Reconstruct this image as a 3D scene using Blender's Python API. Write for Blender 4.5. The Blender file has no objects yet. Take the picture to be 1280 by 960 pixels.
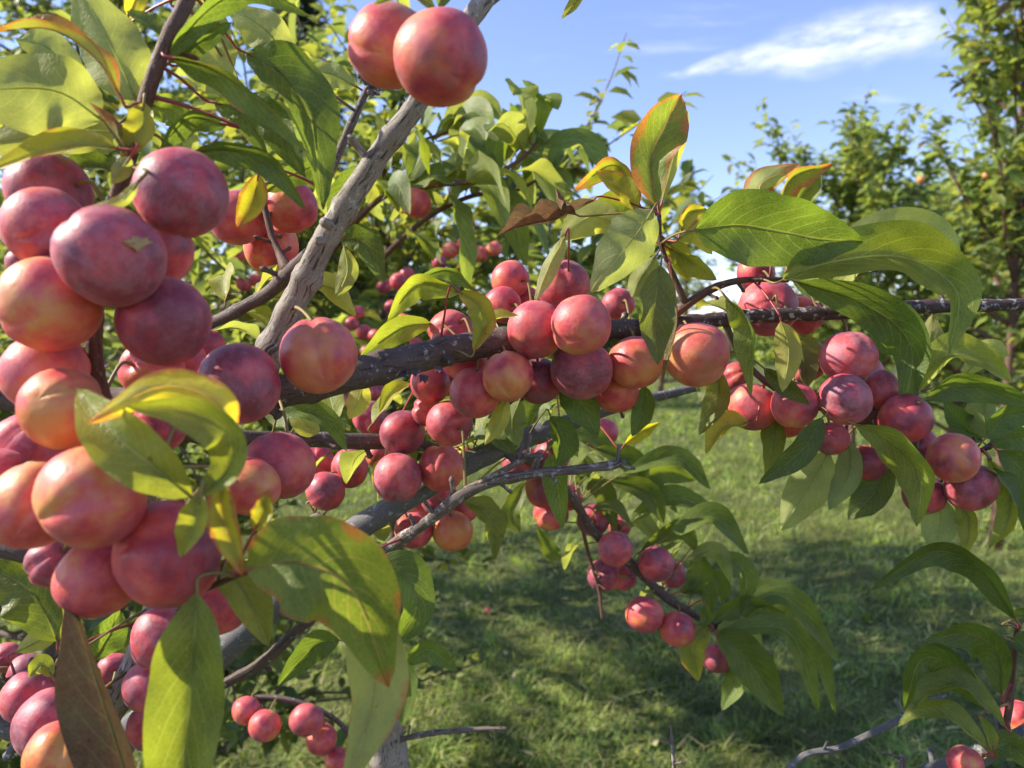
import bpy, math, random
import numpy as np
from mathutils import Vector, Matrix, noise as mnoise
R = math.radians
random.seed(7); rng = np.random.default_rng(7)
scene = bpy.context.scene
col = scene.collection

# ------------------------------------------------------------------ camera, sky, sun, exposure
FPX = 950.0                                   # focal length in photograph pixels (1280 wide)
CAM = Vector((0, 0, 1.35)); PITCH = R(-3.0)
cam_d = bpy.data.cameras.new('camera'); cam = bpy.data.objects.new('camera', cam_d); col.objects.link(cam)
cam_d.sensor_width = 36; cam_d.lens = 36 * FPX / 1280; cam_d.clip_start = .02; cam_d.clip_end = 2000
cam.location = CAM; cam.rotation_euler = (R(90) + PITCH, 0, 0)
cam_d.dof.use_dof = True; cam_d.dof.focus_distance = .52; cam_d.dof.aperture_fstop = 9.5
scene.camera = cam
SUN_AZ, SUN_EL = R(-86), R(36)                # azimuth from +Y clockwise: left of the camera
SUNV = Vector((math.sin(SUN_AZ) * math.cos(SUN_EL), math.cos(SUN_AZ) * math.cos(SUN_EL), math.sin(SUN_EL)))
sun_d = bpy.data.lights.new('sun', 'SUN'); sun = bpy.data.objects.new('sun', sun_d); col.objects.link(sun)
sun_d.energy = 4.5; sun_d.angle = R(.55); sun_d.color = (1, .91, .76)
sun.rotation_euler = (-SUNV).to_track_quat('-Z', 'Y').to_euler(); sun.location = SUNV * 20
vs = scene.view_settings
vs.view_transform = 'Standard'; vs.look = 'None'; vs.gamma = 1; vs.exposure = 1.12
scene.cycles.max_bounces = 6; scene.cycles.diffuse_bounces = 3; scene.cycles.transmission_bounces = 5; scene.cycles.adaptive_threshold = .025
scene.cycles.sample_clamp_indirect = 6; scene.cycles.use_denoising = True

def new(nt, typ, ins=None, **attrs):
    n = nt.nodes.new(typ)
    for k, v in attrs.items(): setattr(n, k, v)
    for k, v in (ins or {}).items():
        s = n.inputs[k]
        if isinstance(v, bpy.types.NodeSocket): nt.links.new(v, s)
        else: s.default_value = v
    return n
def mth(nt, op, a, b=0.0, c=0.0, clamp=False):
    return new(nt, 'ShaderNodeMath', {0: a, 1: b, 2: c}, operation=op, use_clamp=clamp).outputs[0]
def ramp(nt, x, a, b, lo=0.0, hi=1.0):
    return new(nt, 'ShaderNodeMapRange', {0: x, 1: a, 2: b, 3: lo, 4: hi}, interpolation_type='SMOOTHSTEP').outputs[0]
def mix(nt, f, a, b, blend='MIX'):
    def c4(v): return v if isinstance(v, bpy.types.NodeSocket) else (*v, 1)
    n = new(nt, 'ShaderNodeMix', {'Factor': f, 6: c4(a), 7: c4(b)}, data_type='RGBA', blend_type=blend)
    return n.outputs[2]
def noi(nt, vec, scale, detail=3, rough=.55):
    return new(nt, 'ShaderNodeTexNoise', {'Vector': vec, 'Scale': scale, 'Detail': detail, 'Roughness': rough}).outputs[0]
def vmath(nt, op, a, b=(0, 0, 0)):
    n = new(nt, 'ShaderNodeVectorMath', {0: a, 1: b}, operation=op)
    return n.outputs['Value'] if op == 'DOT_PRODUCT' else n.outputs[0]
def mat_new(name):
    m = bpy.data.materials.new(name); m.use_nodes = True; nt = m.node_tree; nt.nodes.clear()
    return m, nt, new(nt, 'ShaderNodeOutputMaterial')

def build_world():
    w = bpy.data.worlds.new('World'); scene.world = w; w.use_nodes = True; nt = w.node_tree; nt.nodes.clear()
    sky = new(nt, 'ShaderNodeTexSky', sky_type='NISHITA', sun_disc=False, sun_elevation=SUN_EL, sun_rotation=SUN_AZ,
              air_density=1.0, dust_density=.15, ozone_density=3.2, altitude=100)
    d = new(nt, 'ShaderNodeTexCoord').outputs['Generated']
    # a cirrus streak: a band on a plane facing its own place in the sky
    c, s = math.cos(PITCH), math.sin(PITCH)
    def ray(x, y):
        a, b = (x - 640) / FPX, (480 - y) / FPX
        return Vector((a, c - s * b, s + c * b)).normalized()
    a, b = ray(822, 97), ray(1200, 22)
    F = ((a + b) / 2).normalized(); U = (b - a).normalized(); V = F.cross(U) * -1
    df = mth(nt, 'MAXIMUM', vmath(nt, 'DOT_PRODUCT', d, tuple(F)), .02)
    u = mth(nt, 'DIVIDE', vmath(nt, 'DOT_PRODUCT', d, tuple(U)), df)
    v = mth(nt, 'DIVIDE', vmath(nt, 'DOT_PRODUCT', d, tuple(V)), df)
    half = (b - a).length / 2
    uv = new(nt, 'ShaderNodeCombineXYZ', {0: u, 1: v}).outputs[0]
    warp = noi(nt, uv, 9, 3)
    vv = mth(nt, 'ADD', v, mth(nt, 'MULTIPLY', mth(nt, 'SUBTRACT', warp, .5), .05))
    wid = ramp(nt, u, -half * 1.05, half * .3, .008, .034)
    band = ramp(nt, mth(nt, 'DIVIDE', mth(nt, 'ABSOLUTE', vv), wid), 1.05, .0)
    ends = mth(nt, 'MULTIPLY', ramp(nt, u, -half * 1.05, -half * .8), ramp(nt, u, half * 1.12, half * .65))
    st = new(nt, 'ShaderNodeMapping', {'Vector': uv, 'Rotation': (0, 0, R(12)), 'Scale': (7, 26, 1)}).outputs[0]
    tex = ramp(nt, noi(nt, st, 1.5, 8, .68), .32, .68)
    streak = mth(nt, 'MULTIPLY', mth(nt, 'MULTIPLY', band, ends), mth(nt, 'MULTIPLY_ADD', tex, .60, .05))
    # thin wisps over the whole sky
    up = mth(nt, 'MAXIMUM', vmath(nt, 'DOT_PRODUCT', d, (0, 0, 1)), .06)
    pl = vmath(nt, 'DIVIDE', d, new(nt, 'ShaderNodeCombineXYZ', {0: up, 1: up, 2: up}).outputs[0])
    pm = new(nt, 'ShaderNodeMapping', {'Vector': pl, 'Rotation': (0, 0, R(25)), 'Scale': (.9, 2.3, 1), 'Location': (3.1, 1.2, 0)}).outputs[0]
    wisp = ramp(nt, noi(nt, pm, 1.25, 6, .62), .60, .95, 0, .32)
    cl = mth(nt, 'MAXIMUM', streak, wisp)
    skyt = mix(nt, 1.0, sky.outputs[0], (1.12, .96, 1.05), 'MULTIPLY')
    skyc = mix(nt, cl, skyt, (6.6, 6.5, 6.9))
    bg = new(nt, 'ShaderNodeBackground', {0: skyc, 1: .125})
    nt.links.new(bg.outputs[0], new(nt, 'ShaderNodeOutputWorld').inputs[0])
build_world()

# ------------------------------------------------------------------ placing helpers
ROT = cam.rotation_euler.to_matrix()
def P(x, y, d):
    """A point d metres in front of the camera seen at photograph pixel x, y."""
    return CAM + ROT @ Vector(((x - 640) / FPX * d, (480 - y) / FPX * d, -d))
def project(p):
    q = ROT.transposed() @ (p - CAM); d = -q.z
    return 640 + q.x / d * FPX, 480 - q.y / d * FPX, d

# ------------------------------------------------------------------ materials
def leaf_material(name, c1, c2, back, trans, far=False, straw=((.12, .055, .03), (.30, .17, .10))):
    m, nt, out = mat_new(name)
    uv = new(nt, 'ShaderNodeUVMap').outputs[0]
    sx = new(nt, 'ShaderNodeSeparateXYZ', {0: uv}); u, v = sx.outputs[0], sx.outputs[1]
    at = new(nt, 'ShaderNodeAttribute', attribute_name='tint')
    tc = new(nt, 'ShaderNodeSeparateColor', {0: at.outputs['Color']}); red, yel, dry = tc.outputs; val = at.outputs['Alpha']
    geo = new(nt, 'ShaderNodeNewGeometry')
    pos = geo.outputs['Position']
    n1 = noi(nt, pos, 70 if not far else 6, 3)
    n2 = noi(nt, pos, 260, 2) if not far else n1
    a = mth(nt, 'ABSOLUTE', mth(nt, 'MULTIPLY_ADD', u, 2.0, -1.0))
    front = mix(nt, n1, c1, c2)
    cc = mix(nt, geo.outputs['Backfacing'], front, back)
    cc = mix(nt, mth(nt, 'MULTIPLY', yel, ramp(nt, mth(nt, 'MULTIPLY_ADD', a, .35, n1), .25, .8, .35, 1)), cc, (.48, .42, .030))
    edge = mth(nt, 'MAXIMUM', mth(nt, 'POWER', a, 2.0), mth(nt, 'POWER', v, 3.0))
    edge = mth(nt, 'ADD', edge, mth(nt, 'MULTIPLY_ADD', n1, 1.5, -.75))
    thr = mth(nt, 'MULTIPLY_ADD', red, -1.15, 1.3)
    rm = ramp(nt, mth(nt, 'SUBTRACT', edge, thr), -.08, .28)
    cc = mix(nt, mth(nt, 'MULTIPLY', rm, mth(nt, 'MULTIPLY', mth(nt, 'MINIMUM', mth(nt, 'MULTIPLY', red, 6.0), 1.0), .85)), cc, mix(nt, n2, (.26, .050, .032), (.42, .17, .06)))
    cc = mix(nt, mth(nt, 'MULTIPLY', dry, ramp(nt, n1, .2, .6, .6, 1)), cc, mix(nt, n2, *straw))
    if not far:
        ph = mth(nt, 'SUBTRACT', mth(nt, 'MULTIPLY', v, 10.0), mth(nt, 'MULTIPLY', mth(nt, 'POWER', a, 1.25), 2.6))
        di = mth(nt, 'ABSOLUTE', mth(nt, 'SUBTRACT', mth(nt, 'FRACT', ph), .5))
        vein = mth(nt, 'MULTIPLY', ramp(nt, di, .085, .0), ramp(nt, a, 1.0, .5))
        midr = ramp(nt, a, .06, .015)
        vv = mth(nt, 'MAXIMUM', mth(nt, 'MULTIPLY', vein, .75), midr)
        cc = mix(nt, mth(nt, 'MULTIPLY', vv, .60), cc, mix(nt, red, (.34, .38, .13), (.5, .2, .12)))
        spot = ramp(nt, noi(nt, pos, 420, 1), .70, .78)
        cc = mix(nt, mth(nt, 'MULTIPLY', spot, .35), cc, (.42, .36, .16))
        blot = ramp(nt, noi(nt, pos, 135, 3, .6), .715, .75)
        cc = mix(nt, mth(nt, 'MULTIPLY', blot, .8), cc, (.10, .05, .022))
        mot = noi(nt, pos, 38, 4, .6); cc = mix(nt, 1.0, cc, ramp(nt, mot, .25, .75, .78, 1.2), 'MULTIPLY')
        net = new(nt, 'ShaderNodeTexVoronoi', {'Vector': pos, 'Scale': 420.0}, feature='DISTANCE_TO_EDGE').outputs[0]
        net = ramp(nt, net, .0, .16); cc = mix(nt, mth(nt, 'MULTIPLY_ADD', net, -.16, .16), cc, (.34, .40, .12))
        h = mth(nt, 'ADD', mth(nt, 'MULTIPLY', vv, -.9), mth(nt, 'ADD', mth(nt, 'MULTIPLY', n2, .3), mth(nt, 'MULTIPLY', net, .35)))
        bump = new(nt, 'ShaderNodeBump', {'Strength': .5, 'Distance': .0006, 'Height': h}).outputs[0]
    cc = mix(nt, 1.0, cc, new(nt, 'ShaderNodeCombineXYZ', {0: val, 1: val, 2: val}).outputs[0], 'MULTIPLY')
    pr = new(nt, 'ShaderNodeBsdfPrincipled', {'Base Color': cc, 'Roughness': mth(nt, 'MULTIPLY_ADD', geo.outputs['Backfacing'], .2, .48),
                                              'Specular IOR Level': .42})
    tcol = mix(nt, 1.0, cc, mix(nt, dry, trans, (.7, .6, .5)), 'MULTIPLY')
    tr = new(nt, 'ShaderNodeBsdfTranslucent', {0: tcol})
    if not far: nt.links.new(bump, pr.inputs['Normal'])
    mx = new(nt, 'ShaderNodeMixShader', {0: .42, 1: pr.outputs[0], 2: tr.outputs[0]})
    nt.links.new(mx.outputs[0], out.inputs[0])
    return m
M = {}
M['leaf'] = leaf_material('plum_leaf', (.080, .142, .026), (.125, .190, .040), (.20, .245, .11), (2.6, 2.4, .85))
M['leaf_far'] = leaf_material('orchard_leaf', (.072, .118, .030), (.115, .162, .046), (.17, .215, .10), (1.9, 1.95, .8), True)
M['leaf_dark'] = leaf_material('conifer_needles', (.025, .045, .022), (.04, .062, .03), (.04, .06, .03), (1.4, 1.4, 1.0), True)

def plum_material():
    m, nt, out = mat_new('plum_skin')
    oi = new(nt, 'ShaderNodeObjectInfo')
    oc = new(nt, 'ShaderNodeSeparateColor', {0: oi.outputs['Color']}); ripe, yel, bloom = oc.outputs
    o = new(nt, 'ShaderNodeTexCoord').outputs['Object']
    off = vmath(nt, 'MULTIPLY', new(nt, 'ShaderNodeCombineXYZ', {0: oi.outputs['Random'], 1: oi.outputs['Random'], 2: oi.outputs['Random']}).outputs[0], (37., 53., 71.))
    p = vmath(nt, 'ADD', o, off)
    big = noi(nt, p, .75, 2); mid = noi(nt, p, 2.2, 4, .6); fine = noi(nt, p, 16, 3); mott = noi(nt, p, 6, 5, .65)
    t = mth(nt, 'ADD', mth(nt, 'MULTIPLY', mth(nt, 'SUBTRACT', big, .5), 2.0), mth(nt, 'MULTIPLY', mth(nt, 'SUBTRACT', mid, .5), .85))
    t = mth(nt, 'ADD', mth(nt, 'ADD', t, mth(nt, 'ADD', ripe, .07)), mth(nt, 'MULTIPLY', mth(nt, 'SUBTRACT', mott, .5), .42))
    cr = new(nt, 'ShaderNodeValToRGB', {0: t}); e = cr.color_ramp
    stops = [(0, (.64, .27, .060)), (.20, (.64, .150, .055)), (.40, (.60, .072, .055)), (.60, (.48, .034, .046)), (.80, (.32, .020, .042)), (1, (.18, .015, .036))]
    while len(e.elements) < len(stops): e.elements.new(.5)
    for el, (q, c) in zip(e.elements, stops): el.position = q; el.color = (*c, 1)
    c = cr.outputs[0]
    yp = ramp(nt, mth(nt, 'MULTIPLY_ADD', yel, .55, noi(nt, vmath(nt, 'ADD', p, (9, 3, 5)), .9, 2)), .66, 1.0)
    c = mix(nt, mth(nt, 'MULTIPLY', yp, .75), c, (.62, .26, .055))
    # waxy bloom, rubbed off in places
    rub = ramp(nt, noi(nt, new(nt, 'ShaderNodeMapping', {'Vector': p, 'Scale': (1, 1, 1.5)}).outputs[0], 1.7, 9, .74), .42, .58)
    bm = mth(nt, 'MULTIPLY', bloom, mth(nt, 'MULTIPLY_ADD', rub, .62, .38))
    bm = mth(nt, 'MULTIPLY', bm, mth(nt, 'MULTIPLY_ADD', mth(nt, 'ADD', fine, mott), .75, .25))
    c = mix(nt, mth(nt, 'MULTIPLY', bm, .38), c, (.62, .33, .38))
    vo = new(nt, 'ShaderNodeTexVoronoi', {'Vector': p, 'Scale': 19.0}).outputs['Distance']
    dots = mth(nt, 'MULTIPLY', ramp(nt, vo, .10, .03), .40)
    c = mix(nt, dots, c, (.66, .40, .26))
    sc = ramp(nt, noi(nt, p, 3.3, 5, .7), .735, .76)
    c = mix(nt, mth(nt, 'MULTIPLY', sc, .65), c, (.45, .24, .10))
    ro = mth(nt, 'MULTIPLY_ADD', bm, .22, .36)
    bump = new(nt, 'ShaderNodeBump', {'Strength': .10, 'Distance': .02, 'Height': mth(nt, 'ADD', mott, mth(nt, 'MULTIPLY', fine, .3))}).outputs[0]
    pr = new(nt, 'ShaderNodeBsdfPrincipled', {'Base Color': c, 'Roughness': ro, 'Specular IOR Level': .42, 'Normal': bump,
             'Subsurface Weight': .16, 'Subsurface Radius': (1, .28, .12), 'Subsurface Scale': .004,
             'Sheen Weight': mth(nt, 'MULTIPLY', bm, .15), 'Sheen Roughness': .45, 'Sheen Tint': (1, .78, .84, 1)})
    nt.links.new(pr.outputs[0], out.inputs[0]); return m
M['plum'] = plum_material()

def bark_material(name, dark, light, lichen, lich_amt, fis, lent):
    m, nt, out = mat_new(name)
    uv = new(nt, 'ShaderNodeUVMap').outputs[0]                  # metres round and along the branch
    pos = new(nt, 'ShaderNodeNewGeometry').outputs['Position']
    wob = new(nt, 'ShaderNodeTexNoise', {'Vector': pos, 'Scale': 90.0, 'Detail': 2.0}).outputs['Color']
    uvw = vmath(nt, 'ADD', uv, vmath(nt, 'MULTIPLY', vmath(nt, 'SUBTRACT', wob, (.5, .5, .5)), (.0035, .012, 0)))
    f1 = noi(nt, new(nt, 'ShaderNodeMapping', {'Vector': uvw, 'Scale': (620, 70, 1)}).outputs[0], 1.0, 5, .65)
    crack = ramp(nt, f1, .34, .45)
    l1 = noi(nt, new(nt, 'ShaderNodeMapping', {'Vector': uvw, 'Scale': (190, 900, 1)}).outputs[0], 1.0, 2)
    dash = ramp(nt, l1, .66, .74)
    big = noi(nt, pos, 60, 4); fine = noi(nt, pos, 900, 3)
    c = mix(nt, big, dark, light)
    c = mix(nt, mth(nt, 'MULTIPLY', mth(nt, 'SUBTRACT', 1.0, crack), fis), c, tuple(x * .28 for x in dark))
    c = mix(nt, mth(nt, 'MULTIPLY', dash, lent), c, (.42, .36, .31))
    li = ramp(nt, noi(nt, pos, 170, 4, .65), .66 - lich_amt, .70 - lich_amt * .8)
    c = mix(nt, mth(nt, 'MULTIPLY', li, .75), c, lichen)
    c = mix(nt, 1.0, c, ramp(nt, fine, .2, .8, .72, 1.18), 'MULTIPLY')
    h = mth(nt, 'ADD', mth(nt, 'MULTIPLY', crack, fis), mth(nt, 'ADD', mth(nt, 'MULTIPLY', fine, .22), mth(nt, 'MULTIPLY', dash, lent * .5)))
    b = new(nt, 'ShaderNodeBump', {'Strength': .9, 'Distance': .0015, 'Height': h}).outputs[0]
    pr = new(nt, 'ShaderNodeBsdfPrincipled', {'Base Color': c, 'Roughness': .68, 'Specular IOR Level': .3, 'Normal': b})
    nt.links.new(pr.outputs[0], out.inputs[0]); return m
M['grey'] = bark_material('grey_fissured_bark', (.20, .165, .135), (.36, .32, .275), (.50, .47, .42), .06, .95, .3)
M['dark'] = bark_material('dark_plum_bark', (.070, .046, .040), (.150, .110, .092), (.40, .39, .37), .05, .35, .8)
M['speck'] = bark_material('lichen_speckled_bark', (.045, .026, .024), (.10, .062, .055), (.46, .44, .42), .115, .4, .5)
M['smooth'] = bark_material('smooth_grey_bark', (.085, .083, .086), (.17, .165, .16), (.42, .43, .40), .06, .22, .7)
M['twig'] = bark_material('brown_twig_bark', (.085, .042, .028), (.17, .092, .062), (.36, .32, .28), .02, .35, .5)
M['deadtwig'] = bark_material('dead_twig_bark', (.10, .075, .062), (.22, .175, .15), (.44, .42, .38), .10, .6, .3)
def simple(name, c, r=.6):
    m, nt, out = mat_new(name)
    pos = new(nt, 'ShaderNodeTexCoord').outputs['Object']
    cc = mix(nt, noi(nt, pos, 220, 3), tuple(x * .75 for x in c), tuple(min(1, x * 1.25) for x in c))
    pr = new(nt, 'ShaderNodeBsdfPrincipled', {'Base Color': cc, 'Roughness': r}); nt.links.new(pr.outputs[0], out.inputs[0]); return m
M['stalk'] = simple('green_stalk', (.22, .16, .05)); M['redstalk'] = simple('red_stalk', (.30, .05, .045), .45)

# ------------------------------------------------------------------ object helpers
def link(name, verts, faces, mat, uv=None, tint=None, smooth=True):
    me = bpy.data.meshes.new(name); me.from_pydata([tuple(v) for v in verts], [], faces)
    if uv is not None:
        l = me.uv_layers.new(name='UVMap'); vi = np.empty(len(me.loops), np.int32); me.loops.foreach_get('vertex_index', vi)
        l.data.foreach_set('uv', np.asarray(uv, np.float32)[vi].ravel())
    if tint is not None:
        a = me.attributes.new('tint', 'FLOAT_COLOR', 'POINT')
        t = np.asarray(tint, np.float32); t = np.tile(t, (len(me.vertices), 1)) if t.ndim == 1 else t
        a.data.foreach_set('color', t.ravel())
    if smooth: me.shade_smooth()
    if isinstance(mat, (list, tuple)):
        for x in mat: me.materials.append(x)
    else: me.materials.append(mat)
    o = bpy.data.objects.new(name, me); col.objects.link(o); return o
def adopt(o, parent, M4=None):
    o.parent = parent; o.matrix_parent_inverse = (M4 or parent.matrix_world).inverted()
def tag(o, label=None, cat=None, group=None, kind=None):
    for k, v in (('label', label), ('category', cat), ('group', group), ('kind', kind)):
        if v: o[k] = v
    return o
def spline(pts, n):
    """Catmull-Rom through rows of numbers; n samples per span."""
    p = np.asarray(pts, float); p = np.vstack([2 * p[0] - p[1], p, 2 * p[-1] - p[-2]]); out = []
    for i in range(1, len(p) - 2):
        for k in range(n):
            t = k / n; a, b, c, d = p[i - 1], p[i], p[i + 1], p[i + 2]
            out.append(.5 * (2 * b + (c - a) * t + (2 * a - 5 * b + 4 * c - d) * t * t + (3 * b - a - 3 * c + d) * t ** 3))
    out.append(p[-2]); return np.array(out)

def tube_geo(S, sides, rough=.0, seed=0, cap=True):
    """S: rows x, y, z, radius.  Returns verts, faces, uv with knots and uneven girth."""
    V, F, UV = [], [], []; L = 0; up = Vector((.31, .22, .92)); pn = None
    for i, s in enumerate(S):
        p = Vector(s[:3]); t = Vector(S[min(i + 1, len(S) - 1)][:3]) - Vector(S[max(i - 1, 0)][:3]); t.normalize()
        n = t.cross(up).normalized() if pn is None else (pn - t * pn.dot(t)).normalized()
        pn = n; b = t.cross(n)
        if i: L += (p - Vector(S[i - 1][:3])).length
        for k in range(sides + 1):
            a = 2 * math.pi * (k % sides) / sides; dr = n * math.cos(a) + b * math.sin(a)
            q = p + dr * s[3]
            w = 1 + rough * (mnoise.noise(q * 55 + Vector((seed, 0, 0))) * .9 + mnoise.noise(q * 210 + Vector((0, seed, 0))) * .55)
            V.append(p + dr * s[3] * w); UV.append((2 * math.pi * k / sides * s[3], L))
    m = sides + 1
    for i in range(len(S) - 1):
        for k in range(sides): F.append((i * m + k, i * m + k + 1, (i + 1) * m + k + 1, (i + 1) * m + k))
    if cap:
        for i0, rev in ((0, True), ((len(S) - 1) * m, False)):
            c = sum((V[i0 + k] for k in range(sides)), Vector()) / sides
            V.append(c); UV.append((0, 0))
            for k in range(sides): F.append((i0 + k + 1, i0 + k, len(V) - 1) if rev else (i0 + k, i0 + k + 1, len(V) - 1))
    return V, F, UV

# ------------------------------------------------------------------ the plum tree in front: its branches
tree = bpy.data.objects.new('plum_tree', None); col.objects.link(tree); TB = Vector((-.28, .62, 0)); tree.location = TB
tag(tree, 'fruiting plum tree whose grey and dark branches reach across with big leaves', 'tree')
TM = Matrix.Translation(TB)
SAMP = []        # (point, radius, branch object) along every branch, for attaching leaves and fruit
def branch(pts, mat, sides=12, rough=.10, per=None, name='branch', spurs=0, px=True, parent=None):
    rows = [(*P(x, y, d), w * d / FPX / 2) for x, y, d, w in pts] if px else pts
    ln = sum((Vector(rows[i + 1][:3]) - Vector(rows[i][:3])).length for i in range(len(rows) - 1))
    per = per or max(3, min(40, int(ln / len(rows) / .004)))
    S = spline(rows, per); seed = random.random() * 50
    # swollen nodes
    L = 0
    for i in range(len(S)):
        if i: L += np.linalg.norm(S[i, :3] - S[i - 1, :3])
        S[i, 3] *= 1 + 1.1 * rough * max(0, math.sin(L * 130 + seed * 3)) ** 6
    V, F, UV = tube_geo(S, sides, rough, seed)
    rnd = random.Random(int(seed * 1000))
    for _ in range(spurs):                                     # short fruiting spurs with buds
        i = rnd.randrange(2, len(S) - 2); p = Vector(S[i, :3]); t = (Vector(S[i + 1, :3]) - p).normalized(); r = S[i, 3]
        d = Vector((rnd.gauss(0, 1), rnd.gauss(0, 1), rnd.gauss(0, 1))); d = (d - t * d.dot(t)).normalized() + t * rnd.uniform(.2, .7)
        l = rnd.uniform(.006, .014); sr = max(.0011, r * .30)
        rows2 = [(*(p + d * (r * .6)), sr * 1.3), (*(p + d * (r + l * .5)), sr), (*(p + d * (r + l * .8)), sr * 1.35), (*(p + d * (r + l)), sr * .4)]
        v2, f2, u2 = tube_geo(spline(rows2, 3), 6, .15, seed); k = len(V)
        V += v2; UV += u2; F += [tuple(q + k for q in f) for f in f2]
    o = link(name, V, F, mat, UV); adopt(o, parent or tree, TM if parent is None else None)
    if parent is None:
        for s in S[::2]: SAMP.append((Vector(s[:3]), s[3], o))
    return o

trunk = branch([(-.28, .62, -.05, .075), (-.27, .62, .25, .062), (-.285, .63, .55, .056), (-.30, .64, .72, .052)], M['grey'], 18, .12, 20, 'trunk', px=False)
fork = (-.30, .64, .70)
def w2(x, y, d, w): return (*P(x, y, d), w * d / FPX / 2)
BR_A = branch([(*fork, .022), (-.42, .56, .95, .018), (-.40, .50, 1.18, .0135), w2(-60, 509, .46, 36), w2(40, 501, .46, 35), w2(200, 500, .46, 37), w2(330, 492, .47, 42), w2(450, 466, .49, 40), w2(560, 438, .53, 36),
     w2(640, 425, .55, 33), w2(700, 413, .56, 28), w2(780, 411, .57, 23), w2(850, 404, .57, 19), w2(960, 394, .58, 17), w2(1060, 391, .585, 17), w2(1140, 384, .59, 17), w2(1280, 380, .6, 14), w2(1420, 366, .62, 9)], M['dark'], 16, .13, 16, spurs=16, px=False)
BR_A.data.materials.append(M['speck'])
for f in BR_A.data.polygons:
    if BR_A.data.vertices[f.vertices[0]].co.x > P(790, 410, .57).x: f.material_index = 1
BR_B = branch([(325, 492, .475, 38), (338, 440, .462, 36), (372, 370, .45, 33), (418, 280, .436, 30), (470, 200, .425, 27), (520, 130, .415, 26), (560, 60, .412, 25), (612, -10, .412, 25), (720, -180, .43, 26), (800, -330, .46, 16)], M['grey'], 18, .19, spurs=5)
branch([(420, 284, .436, 15), (408, 279, .427, 13), (403, 276, .424, 11)], M['grey'], 10, .2, 6, name='stub')
branch([(410, 300, .437, 14), (399, 300, .430, 12), (394, 301, .428, 9)], M['grey'], 10, .2, 6, name='stub')
BR_C = branch([(*fork, .026), (-.36, .66, .92, .022), w2(150, 930, .7, 38), w2(300, 795, .66, 35), w2(420, 682, .64, 33), w2(480, 641, .64, 31), w2(560, 592, .65, 29), w2(620, 562, .66, 27), w2(700, 532, .68, 23), w2(770, 508, .7, 16), w2(830, 494, .72, 12), w2(900, 478, .74, 8)], M['smooth'], 16, .10, 16, spurs=8, px=False)
BR_E = branch([(180, 505, .47, 24), (250, 545, .54, 22), (380, 549, .6, 20), (460, 552, .63, 20), (510, 552, .65, 17), (560, 566, .67, 13)], M['dark'], 10, .12, spurs=4)
BR_D = branch([(425, 700, .625, 18), (455, 703, .575, 17), (520, 662, .55, 15), (590, 612, .54, 15), (660, 593, .53, 13), (730, 586, .53, 12), (778, 577, .53, 7)], M['deadtwig'], 10, .16, spurs=11)
branch([(585, 614, .54, 10), (640, 582, .53, 8), (674, 567, .525, 7)], M['deadtwig'], 8, .16, spurs=4, name='twig')
branch([(735, 585, .53, 9), (765, 584, .528, 8), (782, 575, .526, 6)], M['deadtwig'], 8, .16, spurs=3, name='twig')
BR_F = branch([(*fork, .020), w2(60, 1120, .56, 40), w2(120, 930, .52, 36), w2(160, 850, .5, 33), w2(196, 755, .48, 31), w2(185, 640, .44, 28), w2(128, 500, .385, 22), w2(118, 400, .375, 20), w2(135, 290, .37, 19), w2(160, 200, .365, 18),
     w2(184, 120, .36, 19), w2(205, 60, .36, 19), w2(238, -10, .37, 19), w2(280, -120, .39, 16), w2(300, -260, .42, 12)], M['grey'], 14, .12, 12, spurs=4, px=False)
BR_F.data.materials.clear(); BR_F.data.materials.append(M['grey']); BR_F.data.materials.append(M['twig'])
for f in BR_F.data.polygons:
    if BR_F.data.vertices[f.vertices[0]].co.z > P(150, 560, .4).z: f.material_index = 1
BR_G = branch([(400, 306, .44, 17), (364, 338, .47, 18), (336, 366, .49, 17), (300, 386, .5, 16), (258, 407, .52, 14), (215, 425, .54, 9)], M['dark'], 10, .16, spurs=6)
branch([(360, 340, .472, 15), (350, 318, .48, 11), (340, 295, .485, 9), (325, 236, .49, 6)], M['twig'], 8, .16, spurs=5, name='twig')
BR_H = branch([(620, 562, .668, 14), (650, 570, .74, 14), (685, 588, .80, 13), (717, 625, .84, 12), (745, 668, .86, 11), (790, 706, .87, 11), (830, 745, .88, 11), (870, 770, .89, 9), (896, 785, .89, 7)], M['dark'], 10, .14, spurs=7)
branch([(722, 632, .843, 5), (735, 690, .85, 4.5), (748, 735, .855, 4), (753, 775, .855, 4)], M['twig'], 6, .1, spurs=2, name='twig')
BR_I = branch([(835, 404, .572, 14), (852, 386, .562, 12), (890, 361, .555, 10), (930, 350, .555, 8), (985, 350, .56, 6)], M['twig'], 8, .12, spurs=4, name='twig')
branch([(858, 381, .56, 9), (842, 345, .556, 7), (826, 305, .552, 6), (824, 268, .55, 5)], M['twig'], 8, .12, spurs=3, name='twig')
BR_J = branch([(905, 400, .58, 9), (925, 445, .588, 8), (968, 485, .598, 8), (1020, 508, .605, 8), (1075, 528, .608, 8), (1125, 545, .606, 7), (1170, 587, .6, 7), (1205, 575, .6, 6), (1238, 556, .6, 5)], M['dark'], 8, .16, spurs=8)
branch([(1078, 528, .606, 7), (1112, 508, .6, 6), (1150, 490, .59, 5)], M['twig'], 8, .12, spurs=2, name='twig')
branch([(268, 862, .70, 14), (330, 826, .68, 14), (376, 784, .66, 12), (420, 745, .65, 10), (445, 668, .642, 8)], M['dark'], 8, .2, spurs=7, name='twig')
branch([(-60, 870, .5, 34), (0, 896, .5, 33), (35, 920, .505, 28), (70, 980, .51, 24)], M['smooth'], 12, .16, spurs=3)
branch([(-40, 862, .5, 9), (20, 848, .5, 8), (60, 838, .5, 8), (95, 828, .5, 6)], M['dark'], 6, .15, spurs=3, name='twig')
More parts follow.
